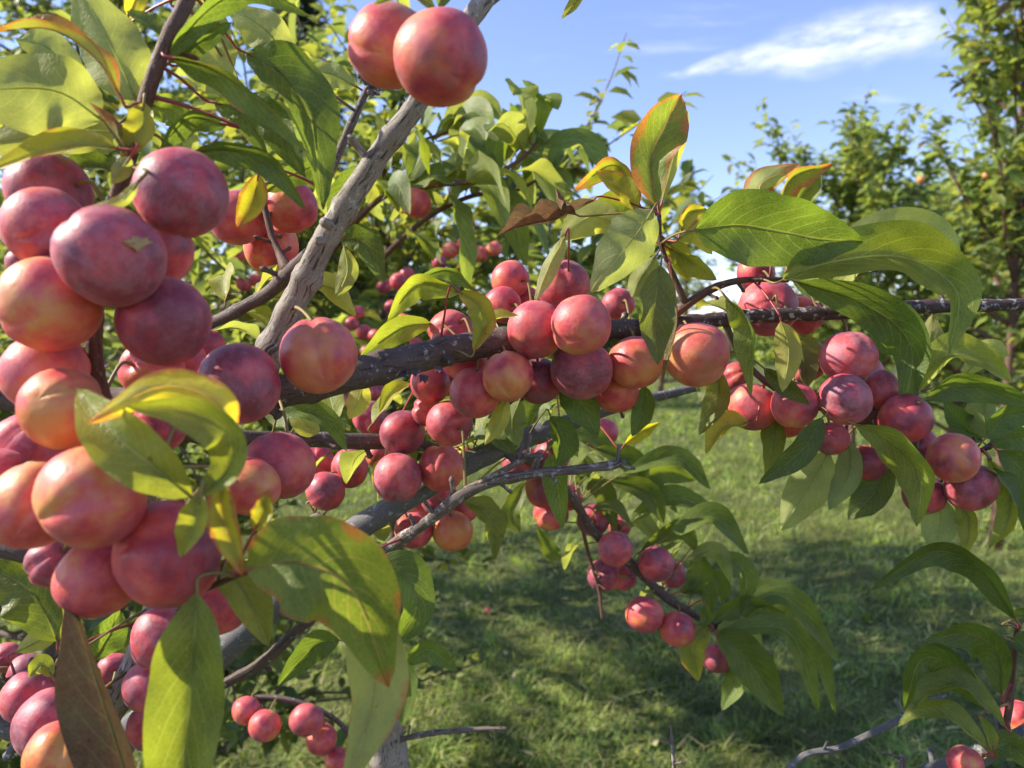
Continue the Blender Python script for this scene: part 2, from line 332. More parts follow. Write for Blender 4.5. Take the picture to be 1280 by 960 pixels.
branch([(-50, 670, .415, 24), (20, 690, .415, 21), (62, 700, .42, 14), (120, 690, .43, 9)], M['dark'], 10, .14)
branch([(500, 1060, .8, 50), (487, 950, .78, 46), (470, 860, .75, 44), (440, 760, .72, 40), (404, 668, .70, 30), (393, 642, .70, 12)], M['grey'], 14, .14)
branch([(478, 930, .77, 9), (530, 918, .76, 8), (590, 912, .76, 7), (634, 911, .76, 5)], M['deadtwig'], 6, .15, spurs=4, name='twig')
branch([(300, 895, .97, 9), (320, 873, .96, 8), (372, 878, .95, 8), (420, 900, .95, 7), (450, 935, .95, 5), (475, 955, .94, 4)], M['dark'], 6, .15, spurs=3, name='twig')
branch([(404, 235, .47, 11), (430, 176, .468, 10), (455, 120, .466, 9), (470, 92, .465, 8), (500, 30, .465, 7)], M['deadtwig'], 8, .16, spurs=2, name='twig')
for k in range(7):
    a = k * 2.4
    branch([(462, 110, .466, 3), (466 + 6 * math.cos(a), 111 + 5 * math.sin(a), .463, 7), (469 + 9 * math.cos(a), 112 + 8 * math.sin(a), .462, 3)], M['deadtwig'], 6, .1, 4, name='bud')
BR_S = branch([(*fork, .016), w2(700, 1250, .66, 30), w2(1090, 1010, .60, 26), w2(1190, 958, .585, 24), w2(1240, 938, .58, 22), w2(1300, 908, .575, 20), w2(1420, 850, .57, 15)], M['smooth'], 10, .14, 16, spurs=6, px=False)
branch([(900, 1130, .64, 14), (985, 962, .66, 9), (1050, 935, .66, 9), (1100, 912, .66, 9), (1140, 890, .665, 8), (1182, 868, .67, 5)], M['smooth'], 8, .14, spurs=4, name='twig')
branch([(850, 1150, .64, 8), (845, 1000, .66, 6), (841, 940, .66, 5), (838, 908, .66, 3)], M['deadtwig'], 6, .14, spurs=2, name='twig')
branch([(1120, 985, .60, 8), (1128, 955, .60, 9), (1127, 943, .60, 7)], M['deadtwig'], 6, .2, spurs=2, name='twig')
branch([(1252, 934, .578, 10), (1262, 880, .578, 8), (1270, 800, .58, 7), (1278, 772, .585, 5), (1300, 740, .59, 4)], M['twig'], 8, .12, spurs=2, name='twig')

branch([(150, 560, .41, 13), (195, 592, .36, 11), (236, 618, .322, 9), (262, 604, .305, 6)], M['twig'], 8, .12, spurs=3, name='twig')
branch([(192, 690, .46, 12), (214, 726, .395, 9), (246, 738, .345, 8), (300, 718, .315, 7)], M['twig'], 8, .12, spurs=3, name='twig')
branch([(128, 500, .385, 10), (105, 560, .35, 9), (88, 640, .345, 8), (100, 690, .345, 6)], M['twig'], 8, .12, spurs=3, name='twig')
def nearest(p, pool=None):
    best = None
    for q, r, o in (pool or SAMP):
        d = (q - p).length - r
        if best is None or d < best[0]: best = (d, q, r, o)
    return best

# ------------------------------------------------------------------ plums
# x, y, diameter (px), depth (m), ripeness, yellow, bloom, label
CL = 'in the big cluster at the grey limb'
G1, G2, G3, G4, G5, G6 = ('plums crowded in the big cluster', 'plums crowded round the dark branch', 'plums of the hanging cluster under the thin branch',
                          'plums under the middle branch', 'plums on the drooping twig', 'plums low beside the brown withered leaf')
def lab(s): return s
PL = [
 # big cluster
 (227, 241, 110, .335, .72, .0, .75, 'purple-red plum under long dark leaves, topmost of the big cluster', G1),
 (139, 320, 125, .315, .70, .0, .70, 'red plum with a tan star-shaped scar in the big cluster', G1),
 (62, 240, 98, .375, .70, .0, .55, 'shaded dark plum behind another under the yellow-green leaf', G1),
 (58, 286, 100, .34, .72, .0, .75, 'dusky purple plum wedged beside the tan-scarred plum', G1),
 (200, 315, 82, .375, .62, .1, .70, 'shaded plum tucked behind the tan-scarred plum', G1),
 (64, 380, 114, .33, .30, .15, .50, 'coral orange-red plum below the tan-scarred plum', G1),
 (205, 401, 109, .345, .78, .0, .45, 'deep crimson glossy plum on a short stalk beside brown stem', G1),
 (57, 466, 98, .36, .42, .0, .75, 'rosy pink plum behind the brown stem', G1),
 (79, 511, 98, .325, .22, .5, .25, 'orange plum half covered by the curled yellow leaf', G1),
 (37, 561, 92, .37, .55, .0, .8, 'dusty rose plum behind the orange plum by the curled leaf', G1),
 (299, 480, 98, .385, .82, .0, .65, 'mottled purple plum between curled yellow leaf and lone plum', G1),
 (399, 444, 97, .40, .42, .55, .5, 'lone pink and yellow plum at the fork of grey branch', None),
 (190, 462, 74, .42, .35, .3, .5, 'dull orange plum peeping over the curled yellow leaf', G1),
 (232, 462, 62, .44, .6, .0, .6, 'small shaded plum peeping over the curled yellow leaf', G1),
 (256, 434, 50, .48, .6, .0, .6, 'small dusky plum behind the deep crimson plum', G1),
 (200, 530, 70, .41, .5, .0, .6, 'shaded plum seen through the arch of curled leaf', G1),
 (349, 582, 88, .42, .66, .15, .65, 'dull maroon plum hanging below the dark main branch', G1),
 (313, 608, 70, .40, .45, .0, .45, 'sunlit red plum behind small red-edged leaf', G1),
 (115, 621, 128, .30, .28, .25, .45, 'big sunlit orange-red plum with a crease across it', G1),
 (42, 632, 105, .315, .32, .1, .55, 'pale red plum beside the big creased plum', G1),
 (-2, 600, 80, .35, .55, .0, .7, 'rose plum cut off at the edge beside pale red plum', G1),
 (211, 692, 132, .305, .60, .0, .40, 'big deep red plum with a shiny groove, lowest of cluster', G1),
 (123, 722, 96, .325, .48, .0, .55, 'red plum hanging beside the big deep red plum', G1),
 (68, 702, 62, .37, .8, .0, .7, 'small purple plum in shade under pale red plum', G1),
 (276, 758, 70, .37, .5, .1, .4, 'shaded red plum behind the olive hanging leaf', G1),
 (30, 330, 40, .40, .85, .0, .6, 'small dark plum showing between two big plums', G1),
 # second knot on the brown spur
 (296, 272, 67, .52, .58, .1, .6, 'plum half hidden by the small orange leaf', None),
 (364, 258, 63, .52, .40, .2, .4, 'red-orange plum under dark leaf beside grey branch', None),
 (339, 308, 66, .53, .36, .2, .35, 'orange-red plum behind the brown spur', None),
 # the top pair
 (551, 72, 116, .335, .45, .42, .55, 'large orange and mauve plum high on grey branch against sky', None),
 (487, 58, 99, .365, .42, .38, .6, 'plum half hidden behind the large plum against the sky', None),
 # round the dark main branch
 (726, 406, 75, .52, .45, .28, .55, 'round plum with yellow speckled cheek in front of dark branch', G2),
 (670, 412, 70, .53, .42, .15, .6, 'rosy plum beside the yellow-cheeked plum on dark branch', G2),
 (704, 357, 64, .56, .55, .0, .7, 'pink plum just above the yellow-cheeked plum, under pale leaf', G2),
 (638, 350, 49, .60, .36, .0, .5, 'bright sunlit red plum topmost above the dark branch', G2),
 (628, 381, 47, .58, .55, .0, .6, 'plum between folded leaf and bright red plum', G2),
 (660, 374, 30, .61, .5, .0, .5, 'small plum peeping over the dark branch', G2),
 (563, 414, 54, .575, .50, .0, .7, 'pink creased plum behind the dark branch by folded leaf', G2),
 (635, 470, 63, .525, .30, .5, .4, 'orange plum with sunlit rim just below dark branch', G2),
 (673, 476, 60, .56, .80, .0, .6, 'dark purple plum in shade behind the orange plum', G2),
 (727, 462, 75, .545, .60, .0, .85, 'dusty mauve plum below the yellow-cheeked plum', G2),
 (795, 453, 67, .55, .28, .5, .4, 'orange plum edged by a dry curled leaf', G2),
 (770, 488, 55, .575, .30, .45, .3, 'shaded orange plum under the mauve plum', G2),
 (594, 491, 64, .545, .46, .0, .6, 'rosy sunlit plum under the dark branch', G2),
 (581, 448, 56, .565, .5, .0, .5, 'plum partly hidden behind the dark branch', G2),
 (538, 479, 50, .59, .45, .0, .5, 'sunlit pink plum below peeling bark', G2),
 (560, 472, 46, .61, .55, .0, .5, 'shaded plum beside pink plum below peeling bark', G2),
 (562, 529, 58, .58, .62, .0, .6, 'mauve plum with a sunlit spot under the rosy plum', G2),
 (534, 514, 38, .64, .6, .0, .6, 'small plum behind the mauve plum', G2),
 (870, 443, 79, .545, .34, .55, .55, 'yellow-orange plum hanging alone under the thin branch', None),
 (773, 380, 40, .61, .5, .0, .6, 'plum behind the pale hanging leaf', G2),
 # under the middle branch
 (503, 541, 57, .64, .76, .0, .6, 'dark red plum with sunlit spot on the short dark twig', G4),
 (497, 597, 61, .62, .70, .0, .85, 'dusty purple plum below the dark red plum', G4),
 (552, 585, 57, .63, .34, .40, .4, 'brown-orange plum touching the dusty purple plum', G4),
 (462, 522, 41, .78, .72, .0, .5, 'purple plum above the short dark twig', G4),
 (437, 585, 48, .72, .62, .0, .6, 'rosy plum hanging under the short dark twig', G4),
 (407, 614, 49, .70, .58, .0, .6, 'pink plum, lowest under the short dark twig', G4),
 (472, 569, 30, .76, .22, .5, .3, 'little orange plum behind the dusty purple plum', G4),
 (396, 576, 42, .76, .48, .0, .4, 'red plum beside brown spur under the dark twig', G4),
 (549, 622, 47, .70, .76, .0, .6, 'dark plum under the grey middle branch', G4),
 (578, 634, 40, .72, .5, .0, .5, 'red plum behind the dead twig', G4),
 (517, 662, 48, .66, .42, .1, .5, 'red plum crossed by the dead twig', G4),
 (566, 664, 49, .66, .28, .6, .3, 'yellow-orange plum hanging below the dead twig', G4),
 (523, 636, 30, .74, .45, .0, .4, 'small shaded plum behind the dead twig', G4),
 (588, 562, 42, .74, .75, .0, .7, 'purple plum resting on the grey middle branch', G4),
 # shaded knot and drooping twig
 (651, 577, 46, .80, .82, .0, .5, 'dark plum in shade at the start of drooping twig', G5),
 (690, 570, 44, .79, .66, .0, .6, 'purple plum under dark leaves above the dead twig tip', G5),
 (680, 611, 46, .82, .92, .0, .4, 'darkest plum below the dead twig tip', G5),
 (689, 641, 43, .83, .48, .1, .5, 'lit dull red plum below the darkest plum', G5),
 (710, 620, 36, .86, .8, .0, .5, 'dark plum partly hidden beside the darkest plum', G5),
 (741, 650, 40, .86, .80, .0, .6, 'dark purple plum halfway along the drooping twig', G5),
 (775, 657, 28, .91, .7, .0, .6, 'small plum behind the drooping twig leaves', G5),
 (769, 686, 43, .84, .66, .0, .7, 'mauve plum with a red mark on drooping twig', G5),
 (754, 719, 40, .85, .74, .0, .6, 'purple plum with a crease below the mauve plum', G5),
 (779, 721, 33, .88, .6, .0, .5, 'small plum behind the creased purple plum', G5),
 (820, 705, 44, .86, .72, .0, .6, 'purple plum above the drooping twig', G5),
 (841, 718, 33, .90, .8, .0, .7, 'small dark plum behind purple plum above the drooping twig', G5),
 (806, 768, 46, .86, .42, .0, .5, 'bright pink-red plum below the drooping twig', G5),
 (847, 786, 44, .86, .46, .2, .5, 'dull coral plum near the end of drooping twig', G5),
 (897, 823, 37, .90, .78, .0, .5, 'dark red plum behind leaves at the drooping twig end', G5),
 # hanging cluster on the right
 (960, 384, 72, .60, .66, .0, .6, 'red plum behind the thin branch', G3),
 (1005, 394, 46, .63, .35, .15, .5, 'orange-pink plum behind the thin branch', G3),
 (945, 342, 46, .63, .50, .0, .3, 'red plum under the big arching leaf', G3),
 (1007, 451, 52, .585, .52, .0, .8, 'pink plum beside the pale yellowing leaf', G3),
 (1060, 446, 67, .57, .50, .0, .95, 'large pink frosted plum topmost of the hanging cluster', G3),
 (1076, 470, 56, .61, .52, .0, .85, 'pink plum behind the large frosted plum', G3),
 (1101, 486, 47, .60, .50, .0, .7, 'pink plum beside the dark spotted leaf', G3),
 (1056, 499, 63, .565, .64, .0, .85, 'mauve plum with a thin tan scar', G3),
 (1086, 511, 46, .60, .62, .0, .8, 'mauve plum behind the scarred plum', G3),
 (1132, 523, 63, .58, .62, .0, .4, 'glossy red plum under the tip of dark spotted leaf', G3),
 (1147, 557, 46, .605, .68, .0, .75, 'purple plum below the glossy red plum', G3),
 (940, 508, 60, .59, .42, .3, .5, 'brown-orange plum at the near end of hanging cluster', G3),
 (993, 506, 56, .575, .42, .1, .6, 'sunlit coral plum crossed by a dark leaf', G3),
 (922, 471, 37, .63, .40, .3, .4, 'small shaded plum behind the two-toned leaf', G3),
 (984, 524, 46, .62, .30, .3, .3, 'orange plum behind the sunlit coral plum', G3),
 (1039, 548, 43, .60, .56, .0, .7, 'plum at the base of long dark leaf', G3),
 (1085, 578, 44, .61, .62, .0, .4, 'dark red plum behind the bright folded leaf', G3),
 (1192, 572, 60, .575, .38, .5, .5, 'yellow and brown plum at the end of hanging cluster', G3),
 (1214, 609, 60, .595, .64, .0, .7, 'maroon plum below the yellow and brown plum', G3),
 (1155, 618, 51, .605, .66, .0, .7, 'mauve plum half behind the bright folded leaf', G3),
 # low on the left
 (8, 822, 36, .60, .75, .0, .8, 'small purple plum among low leaves', G6),
 (38, 872, 65, .50, .72, .0, .85, 'dusty purple plum above the creased purple plum', G6),
 (34, 842, 48, .56, .72, .0, .8, 'dusty purple plum, topmost of the low bunch', G6),
 (66, 906, 86, .455, .72, .0, .9, 'big dusty purple plum with a deep crease', G6),
 (78, 944, 86, .42, .15, .4, .25, 'bright orange-red plum below the creased purple plum', G6),
 (86, 862, 42, .55, .68, .0, .8, 'small purple plum against the brown withered leaf', G6),
 (203, 797, 76, .47, .66, .0, .7, 'mauve plum between grey limb and long green leaf', G6),
 (190, 856, 66, .49, .50, .0, .7, 'rose plum below the mauve plum by the grey limb', G6),
 (192, 906, 62, .50, .50, .0, .6, 'red plum beside the long green leaf, lowest there', G6),
 (142, 838, 40, .56, .6, .0, .6, 'small plum behind the grey limb', G6),
 (308, 888, 36, .95, .5, .0, .6, 'small red plum on low twig beside long green leaf', None),
 (331, 907, 38, .94, .42, .0, .5, 'small coral plum hanging from low twig', None),
 (383, 900, 40, .94, .48, .0, .6, 'small pink plum with sunlit face on low twig', None),
 (402, 924, 36, .95, .52, .0, .5, 'small shaded plum beside sunlit pink plum on low twig', None),
 (421, 950, 32, .95, .45, .0, .5, 'small red plum at the end of low twig', None),
 (1206, 953, 40, .575, .36, .3, .4, 'coral red plum under the low grey branch', None),
 (1274, 898, 42, .60, .40, .2, .4, 'coral red plum behind dark leaves by the low branch', None),
]
def plum_mesh(seed, deep=.055):
    rn = random.Random(seed); nu, nv = 40, 24; V, F = [], []
    for j in range(nv + 1):
        th = math.pi * j / nv
        for i in range(nu):
            ph = 2 * math.pi * i / nu; dp = min(ph, 2 * math.pi - ph)
            g = deep * math.exp(-(dp / .13) ** 2) * math.sin(th) ** .7 - .4 * deep * math.exp(-((dp - .42) / .25) ** 2) * math.sin(th)
            r = 1 - .17 * math.exp(-(th / .26) ** 2) - g - .03 * math.exp(-((math.pi - th) / .2) ** 2)
            d = Vector((math.sin(th) * math.cos(ph), math.sin(th) * math.sin(ph), math.cos(th)))
            r *= 1 + .045 * mnoise.noise(d * 1.1 + Vector((seed * 3.1, 0, 0))) + .012 * mnoise.noise(d * 2.6 + Vector((0, seed, 0)))
            V.append(Vector((d.x * r, d.y * r, d.z * r * (.955 + .02 * (seed % 3)))))
    for j in range(nv):
        for i in range(nu):
            a, b = j * nu + i, j * nu + (i + 1) % nu
            F.append((a, a + nu, b + nu, b))
    me = bpy.data.meshes.new('plum'); me.from_pydata([tuple(v) for v in V], [], F); me.shade_smooth(); me.materials.append(M['plum'])
    return me
PM = [plum_mesh(s) for s in range(5)]; PM_DEEP = plum_mesh(2, .10)
PL = [(*p[:4], p[4] + (.09 if p[8] == G3 else .04 if p[8] in (G2, G4) else -.05 if p[8] == G1 and p[4] < .5 else 0), *p[5:]) for p in PL]
plums = [dict(x=p[0], y=p[1], w=p[2], d=p[3], ripe=p[4], yel=p[5], bl=p[6], label=p[7], group=p[8]) for p in PL]
def pr_(q): return P(q['x'], q['y'], q['d']), q['w'] * q['d'] / FPX / 2
for it in range(60):                       # keep fruit out of each other and out of the branches
    moved = 0
    for i in range(len(plums)):
        pi, ri = pr_(plums[i])
        for j in range(i):
            a, b = (plums[j], plums[i]) if plums[j]['d'] <= plums[i]['d'] else (plums[i], plums[j])
            pa, ra = pr_(a); pb, rb = pr_(b)
            if (pa - pb).length < .965 * (ra + rb):
                b['d'] *= 1.006; a['d'] *= .9985; moved += 1
        d, q, r, o = nearest(pr_(plums[i])[0]); p, rr = pr_(plums[i])
        if d < rr * .97:
            plums[i]['d'] *= .994 if project(p)[2] < project(q)[2] else 1.006; moved += 1
    if not moved: break
FRUIT = []
for k, q in enumerate(plums):
    p, r = pr_(q); rn = random.Random(k * 7 + 1)
    d, bp, brad, bo = nearest(p)
    ax = (bp - p).normalized() if (bp - p).length > 1e-6 else Vector((0, 0, 1))
    ax = (ax + Vector((0, 0, .55)) + Vector((rn.gauss(0, .15), rn.gauss(0, .15), 0))).normalized()
    rot = ax.to_track_quat('Z', 'Y') @ Matrix.Rotation(rn.uniform(0, 6.28), 3, 'Z').to_quaternion()
    creased = 'crease' in q['label'] or 'groove' in q['label'] or 'fork' in q['label'] or k % 5 == 3
    if creased:                                                # the seam turned towards the viewer's side
        v = (CAM - p).normalized(); v = v + Vector((rn.uniform(-.5, .2), 0, rn.uniform(-.2, .5))); X = (v - ax * v.dot(ax)).normalized(); Y = ax.cross(X)
        rot = Matrix((X, Y, ax)).transposed().to_quaternion()
    o = bpy.data.objects.new('plum', PM_DEEP if creased else PM[k % 5]); col.objects.link(o)
    M4 = Matrix.LocRotScale(p, rot, Vector((r * rn.uniform(.985, 1.05), r * rn.uniform(.985, 1.05), r * rn.uniform(.96, 1.07)))); o.matrix_world = M4
    o.color = (q['ripe'], q['yel'], q['bl'], 1)
    tag(o, q['label'], 'plum', q['group']); q['o'] = o; q['p'] = p; q['r'] = r; q['ax'] = ax
    FRUIT.append((p, r))
    if d < .09:                                                # the stalk, from the dimple to the wood
        a0 = p + ax * r * .72; a1 = p + ax * (r * 1.0 + .004); a2 = bp
        rows = [(*a0, .0011), (*a1, .0010), (*((a1 + a2) / 2 + Vector((0, 0, .002))), .0010), (*(a2 + (a2 - a1).normalized() * brad * .2), .0015)]
        V, F, UV = tube_geo(spline(rows, 4), 6, .1, k)
        s = link('stalk', V, F, M['stalk'], UV); adopt(s, o, M4)
    q['dist'] = d

def scar(q, cx, cy, shape, name='scar'):
    """A corky patch lying on the skin: shape is an outline in pixels round cx, cy."""
    o = q['o']; c0 = P(q['x'], q['y'], q['d']); M4 = o.matrix_world; V = []
    def on(x, y):
        d = (P(x, y, q['d']) - CAM).normalized(); oc = CAM - c0; b = oc.dot(d); h = b * b - oc.dot(oc) + (q['r'] * 1.035) ** 2
        return CAM + d * (-b - math.sqrt(max(0, h)))
    ring = [(cx + a, cy + b) for a, b in shape]; n = len(ring); V = [on(cx, cy)]
    for f in (.35, .7, 1.0): V += [on(cx + (x - cx) * f, cy + (y - cy) * f) for x, y in ring]
    V += [c0 + (v - c0) * .96 for v in V[-n:]]
    F = [(0, 1 + (k + 1) % n, 1 + k) for k in range(n)]
    for l in range(3): F += [(1 + l * n + k, 1 + l * n + (k + 1) % n, 1 + (l + 1) * n + (k + 1) % n, 1 + (l + 1) * n + k) for k in range(n)]
    s = link(name, V, F, M['cork']); s['label'] = 'tan corky scar on the skin'; adopt(s, o, M4)
M['cork'] = simple('corky_scar', (.40, .24, .10), .75)
bpy.context.view_layer.update()
byl = {q['label']: q for q in plums}
scar(byl['red plum with a tan star-shaped scar in the big cluster'], 172, 303, [(14 * (1 + .35 * math.sin(k * 2.3 + 1) + .3 * (k % 3 == 0)) * math.cos(k * .393), 6.5 * (1 + .4 * math.sin(k * 1.9) + .5 * (k % 4 == 0)) * math.sin(k * .393)) for k in range(16)])
scar(byl['mauve plum with a thin tan scar'], 1056, 518, [(19 * math.cos(k * .393), 1.6 * math.sin(k * .393) + 2.5 * math.cos(k * .393) ** 2 * -1) for k in range(16)])
for k, (x, y, w, h) in enumerate([(517, 466, 20, 8), (530, 474, 12, 10), (505, 468, 14, 6), (548, 462, 10, 7)]):
    r_ = random.Random(k); V = []; d0 = .497
    for (a, b, e) in [(-.5, -.4, 0), (-.1, -.6, .002), (.5, -.35, .001), (.35, .2, -.004), (.1, .6, -.006), (-.15, .15, -.003), (-.4, .5, -.005)]: V.append(P(x + w * a, y + h * b + r_.uniform(-1, 1), d0 + e))
    V += [v + Vector((0, .0009, .0003)) for v in V]; n = 7; F = [tuple(range(n - 1, -1, -1)), tuple(range(n, 2 * n))] + [(i, (i + 1) % n, n + (i + 1) % n, n + i) for i in range(n)]
    o = link('bark_flake', V, F, M['dark'], [(v.x, v.z) for v in V], smooth=False); o.parent = BR_A

# ------------------------------------------------------------------ leaves
def leaf_geo(pts, normals, width, fold=18, nv=26, nu=8, wave=.08, serr=.07, seed=0, fat=.45, tipcurl=0, onebend=0.0):
    """pts/normals: nv+1 midrib points and upper-side normals. width: full width in metres."""
    rn = random.Random(seed); V, UV, F = [], [], []; n = len(pts) - 1
    ph = rn.uniform(0, 6.3); fr = rn.uniform(1.6, 3.0); fat = fat + rn.uniform(-.2, .15); asy = rn.uniform(-.07, .07); off2 = Vector((rn.random() * 50, 0, 0))
    for i in range(n + 1):
        v = i / n; T = (pts[min(i + 1, n)] - pts[max(i - 1, 0)]).normalized(); N = normals[i]; N = (N - T * N.dot(T)).normalized(); S = T.cross(N)
        prof = (math.sin(math.pi * v ** (.72 + .55 * fat)) ** .78 if 0 < v < 1 else 0) * (1 - .30 * max(0, v - .72) / .28) + .012
        hw = width / 2 * prof; tooth = (serr * width * (.5 if i % 2 else -.5)) * (1 if .06 < v < .97 else 0)
        for j in range(nu + 1):
            x = -1 + 2 * j / nu; ax = abs(x)
            off = hw * x * (1 + asy * (1 if x > 0 else -1)) * (1 + .07 * mnoise.noise(Vector((v * 7, 3 * (x > 0), 0)) + off2) * ax) + (math.copysign(tooth, x) if ax == 1 else 0)
            fa = R(fold) * (1 - onebend * (x > 0))
            rip = wave * width * ax ** 2 * math.sin(ph + v * fr * 6.28 + (1.7 if x > 0 else 0)) * math.sin(math.pi * min(1, v * 1.1))
            pil = -.012 * width * math.sin(3.14 * ax) * abs(math.sin((v * 10 - 2.6 * ax ** 1.25) * math.pi))
            lift = math.sin(fa) * ax ** 1.15 * hw + rip + pil + .05 * width * mnoise.noise(Vector((v * 4, x * 1.6, 2)) + off2)
            V.append(pts[i] + S * off * math.cos(fa) + N * lift); UV.append((.5 + x / 2, v))
    m = nu + 1
    for i in range(n):
        for j in range(nu):
            a = i * m + j; F.append((a, a + 1, a + m + 1, a + m))
    return V, F, UV
LEAVES = 0; FAR_LEAVES = []
def add_leaf(P3, normals, width, tint, pool=None, fold=18, seed=0, pet_red=True, parent=None, attach=True, **kw):
    global LEAVES
    V, F, UV = leaf_geo(P3, normals, width, fold, seed=seed, **kw); nb = len(F)
    base = P3[0]; T0 = (P3[1] - P3[0]).normalized()
    d, bp, brad, bo = nearest(base, pool)
    end = bp if attach and d < .07 else base - T0 * .012
    c1 = base - T0 * min(.006, (end - base).length * .4)
    pet_red = tint[0] > .12 or seed % 3 == 0
    rows = [(*(base + T0 * .004), .0005), (*base, .0007), (*c1, .00075), (*((c1 + end) / 2 + Vector((0, 0, .0015))), .0008), (*end, .0011)]
    v2, f2, u2 = tube_geo(spline(rows, 3), 5, 0, 0); k = len(V)
    # the thick midrib running under the blade
    rib = [(*(P3[i] - normals[i] * .0003), .00045 * (1 - i / len(P3)) + .00015) for i in range(0, int(len(P3) * .8), 3)]
    v3, f3, u3 = tube_geo(rib, 4, 0, 0, False)
    V += v2; UV += [(.5, .1)] * len(v2); F += [tuple(q + k for q in f) for f in f2]; k2 = len(V)
    V += v3; UV += [(.5, .3)] * len(v3); F += [tuple(q + k2 for q in f) for f in f3]
    o = link('leaf', V, F, [M['leaf'], M['redstalk'] if pet_red else M['stalk']], UV, tint)
    mi = np.zeros(len(F), np.int32); mi[nb:nb + len(f2)] = 1; o.data.polygons.foreach_set('material_index', mi)
    par = parent or bo
    o.parent = par; o.matrix_parent_inverse = par.matrix_world.inverted() if par.parent is None else TM.inverted() @ TM
    LEAVES += 1
    return o, d
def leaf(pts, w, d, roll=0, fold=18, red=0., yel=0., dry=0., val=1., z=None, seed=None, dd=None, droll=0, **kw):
    """A leaf through picture points (base first) at depth d (+dd per point, metres); roll turns the blade about its midrib
    (0 shows the upper side square on, 180 the underside)."""
    seed = seed if seed is not None else LEAVES * 13 + 5
    dd = dd or [0] * len(pts); nv = kw.pop('nv', 38)
    rows = [(x, y, d + e) for (x, y), e in zip(pts, dd)]
    S = spline(rows, 12); ts = np.linspace(0, len(S) - 1, nv + 1)
    S = np.array([[np.interp(t, range(len(S)), S[:, c]) for c in range(3)] for t in ts])
    if z:
        sh = 0
        for x, y, e in S:
            for q in plums:
                rr = math.hypot(x - q['x'], y - q['y']); R0 = q['w'] / 2
                if rr < R0 * 1.05:
                    dep = q['r'] * math.sqrt(max(0, 1 - (rr / R0) ** 2)) * 1.05 + .003
                    if z == 'f' : sh = min(sh, q['d'] - dep - e)
                    else: sh = max(sh, q['d'] + dep - e)
        S[:, 2] += max(-.12, min(.12, sh))
    P3 = [P(*s) for s in S]; N = []
    for i in range(nv + 1):
        T = (P3[min(i + 1, nv)] - P3[max(i - 1, 0)]).normalized(); v = (CAM - P3[i]).normalized()
        n = (v - T * v.dot(T)).normalized(); N.append(Matrix.Rotation(R(roll + droll * i / nv), 3, T) @ n)
    return add_leaf(P3, N, w * .88 * float(np.mean(S[:, 2])) / FPX, (red, yel, dry, val), fold=fold + 6, seed=seed, **kw)
UN = 180
# --- crown of the brown stem, upper left
leaf([(128, 150), (60, 112), (-70, 118)], 118, .36, roll=200, fold=8, yel=.10, val=1.15, dd=[0, -.01, -.02])
leaf([(150, 165), (70, 165), (-50, 190)], 62, .37, roll=190, fold=10, yel=.14, val=1.15)
leaf([(170, 125), (140, 60), (92, -30)], 92, .37, roll=175, fold=14, yel=.08, val=1.2)
leaf([(150, 120), (120, 72), (60, 35), (-25, 42)], 46, .345, roll=78, fold=35, red=.75, yel=.4)
leaf([(160, 196), (140, 165), (112, 128)], 40, .35, roll=60, fold=45, red=.8, yel=.12, dry=.2)
leaf([(148, 186), (80, 182), (-30, 218)], 46, .345, roll=40, fold=30, yel=.45, red=.25, val=1.15)
leaf([(180, 128), (175, 165), (152, 200)], 42, .352, roll=20, fold=20, yel=.5, val=1.05)
leaf([(208, 75), (250, 22), (310, -12), (392, 22)], 40, .36, roll=35, fold=25, val=1.0)
leaf([(212, 78), (245, 55), (290, 28)], 34, .37, roll=15, fold=25, val=.8)
leaf([(214, 72), (262, 84), (325, 125), (386, 192)], 56, .355, roll=48, fold=30, red=.32, val=.9)
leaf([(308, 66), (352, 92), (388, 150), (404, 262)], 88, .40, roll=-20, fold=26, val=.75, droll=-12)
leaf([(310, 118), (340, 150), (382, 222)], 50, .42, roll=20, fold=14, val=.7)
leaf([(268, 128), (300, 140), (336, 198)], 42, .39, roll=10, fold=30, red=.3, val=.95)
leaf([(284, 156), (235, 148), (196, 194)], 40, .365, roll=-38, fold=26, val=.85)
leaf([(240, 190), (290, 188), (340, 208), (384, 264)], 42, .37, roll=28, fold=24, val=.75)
leaf([(323, 218), (316, 250), (296, 284)], 38, .45, roll=10, fold=16, red=.65, yel=.9, z='f')
leaf([(226, 82), (262, 88), (300, 122)], 58, .40, roll=185, fold=8, yel=.12, val=1.2)
leaf([(185, 130), (215, 138), (246, 158)], 42, .40, roll=10, fold=10, yel=.08, val=1.2)
leaf([(172, 228), (150, 252), (98, 264)], 18, .31, roll=185, fold=20, yel=.12, z='f', val=1.1)
leaf([(163, 196), (152, 212), (140, 230)], 26, .34, roll=180, fold=20, yel=.14)
leaf([(208, 48), (190, 30), (158, 14)], 26, .37, roll=30, fold=20, val=.85)
leaf([(160, 20), (170, -5), (168, -40)], 30, .40, roll=0, yel=.8, red=.4)
leaf([(445, 108), (415, 92), (378, 88)], 34, .50, roll=190, fold=14, yel=.12, val=1.15)
leaf([(452, 206), (430, 240), (410, 292)], 56, .45, roll=-25, fold=22, val=.65)
leaf([(424, 298), (455, 304), (480, 355)], 40, .46, roll=-12, fold=14, red=.25, val=.85)
leaf([(430, 308), (434, 340), (420, 372)], 30, .47, roll=190, fold=16, yel=.14, val=1.15)
leaf([(350, 70), (335, 40), (282, 4)], 60, .43, roll=200, fold=10, yel=.14, val=1.2)
leaf([(290, 90), (270, 60), (262, 10)], 50, .44, roll=170, fold=12, yel=.18, val=1.2)
leaf([(150, 215), (110, 205), (70, 225)], 34, .39, roll=30, fold=20, val=.8)
leaf([(155, 150), (120, 175), (60, 170), (20, 190)], 44, .40, roll=200, fold=16, val=.9)
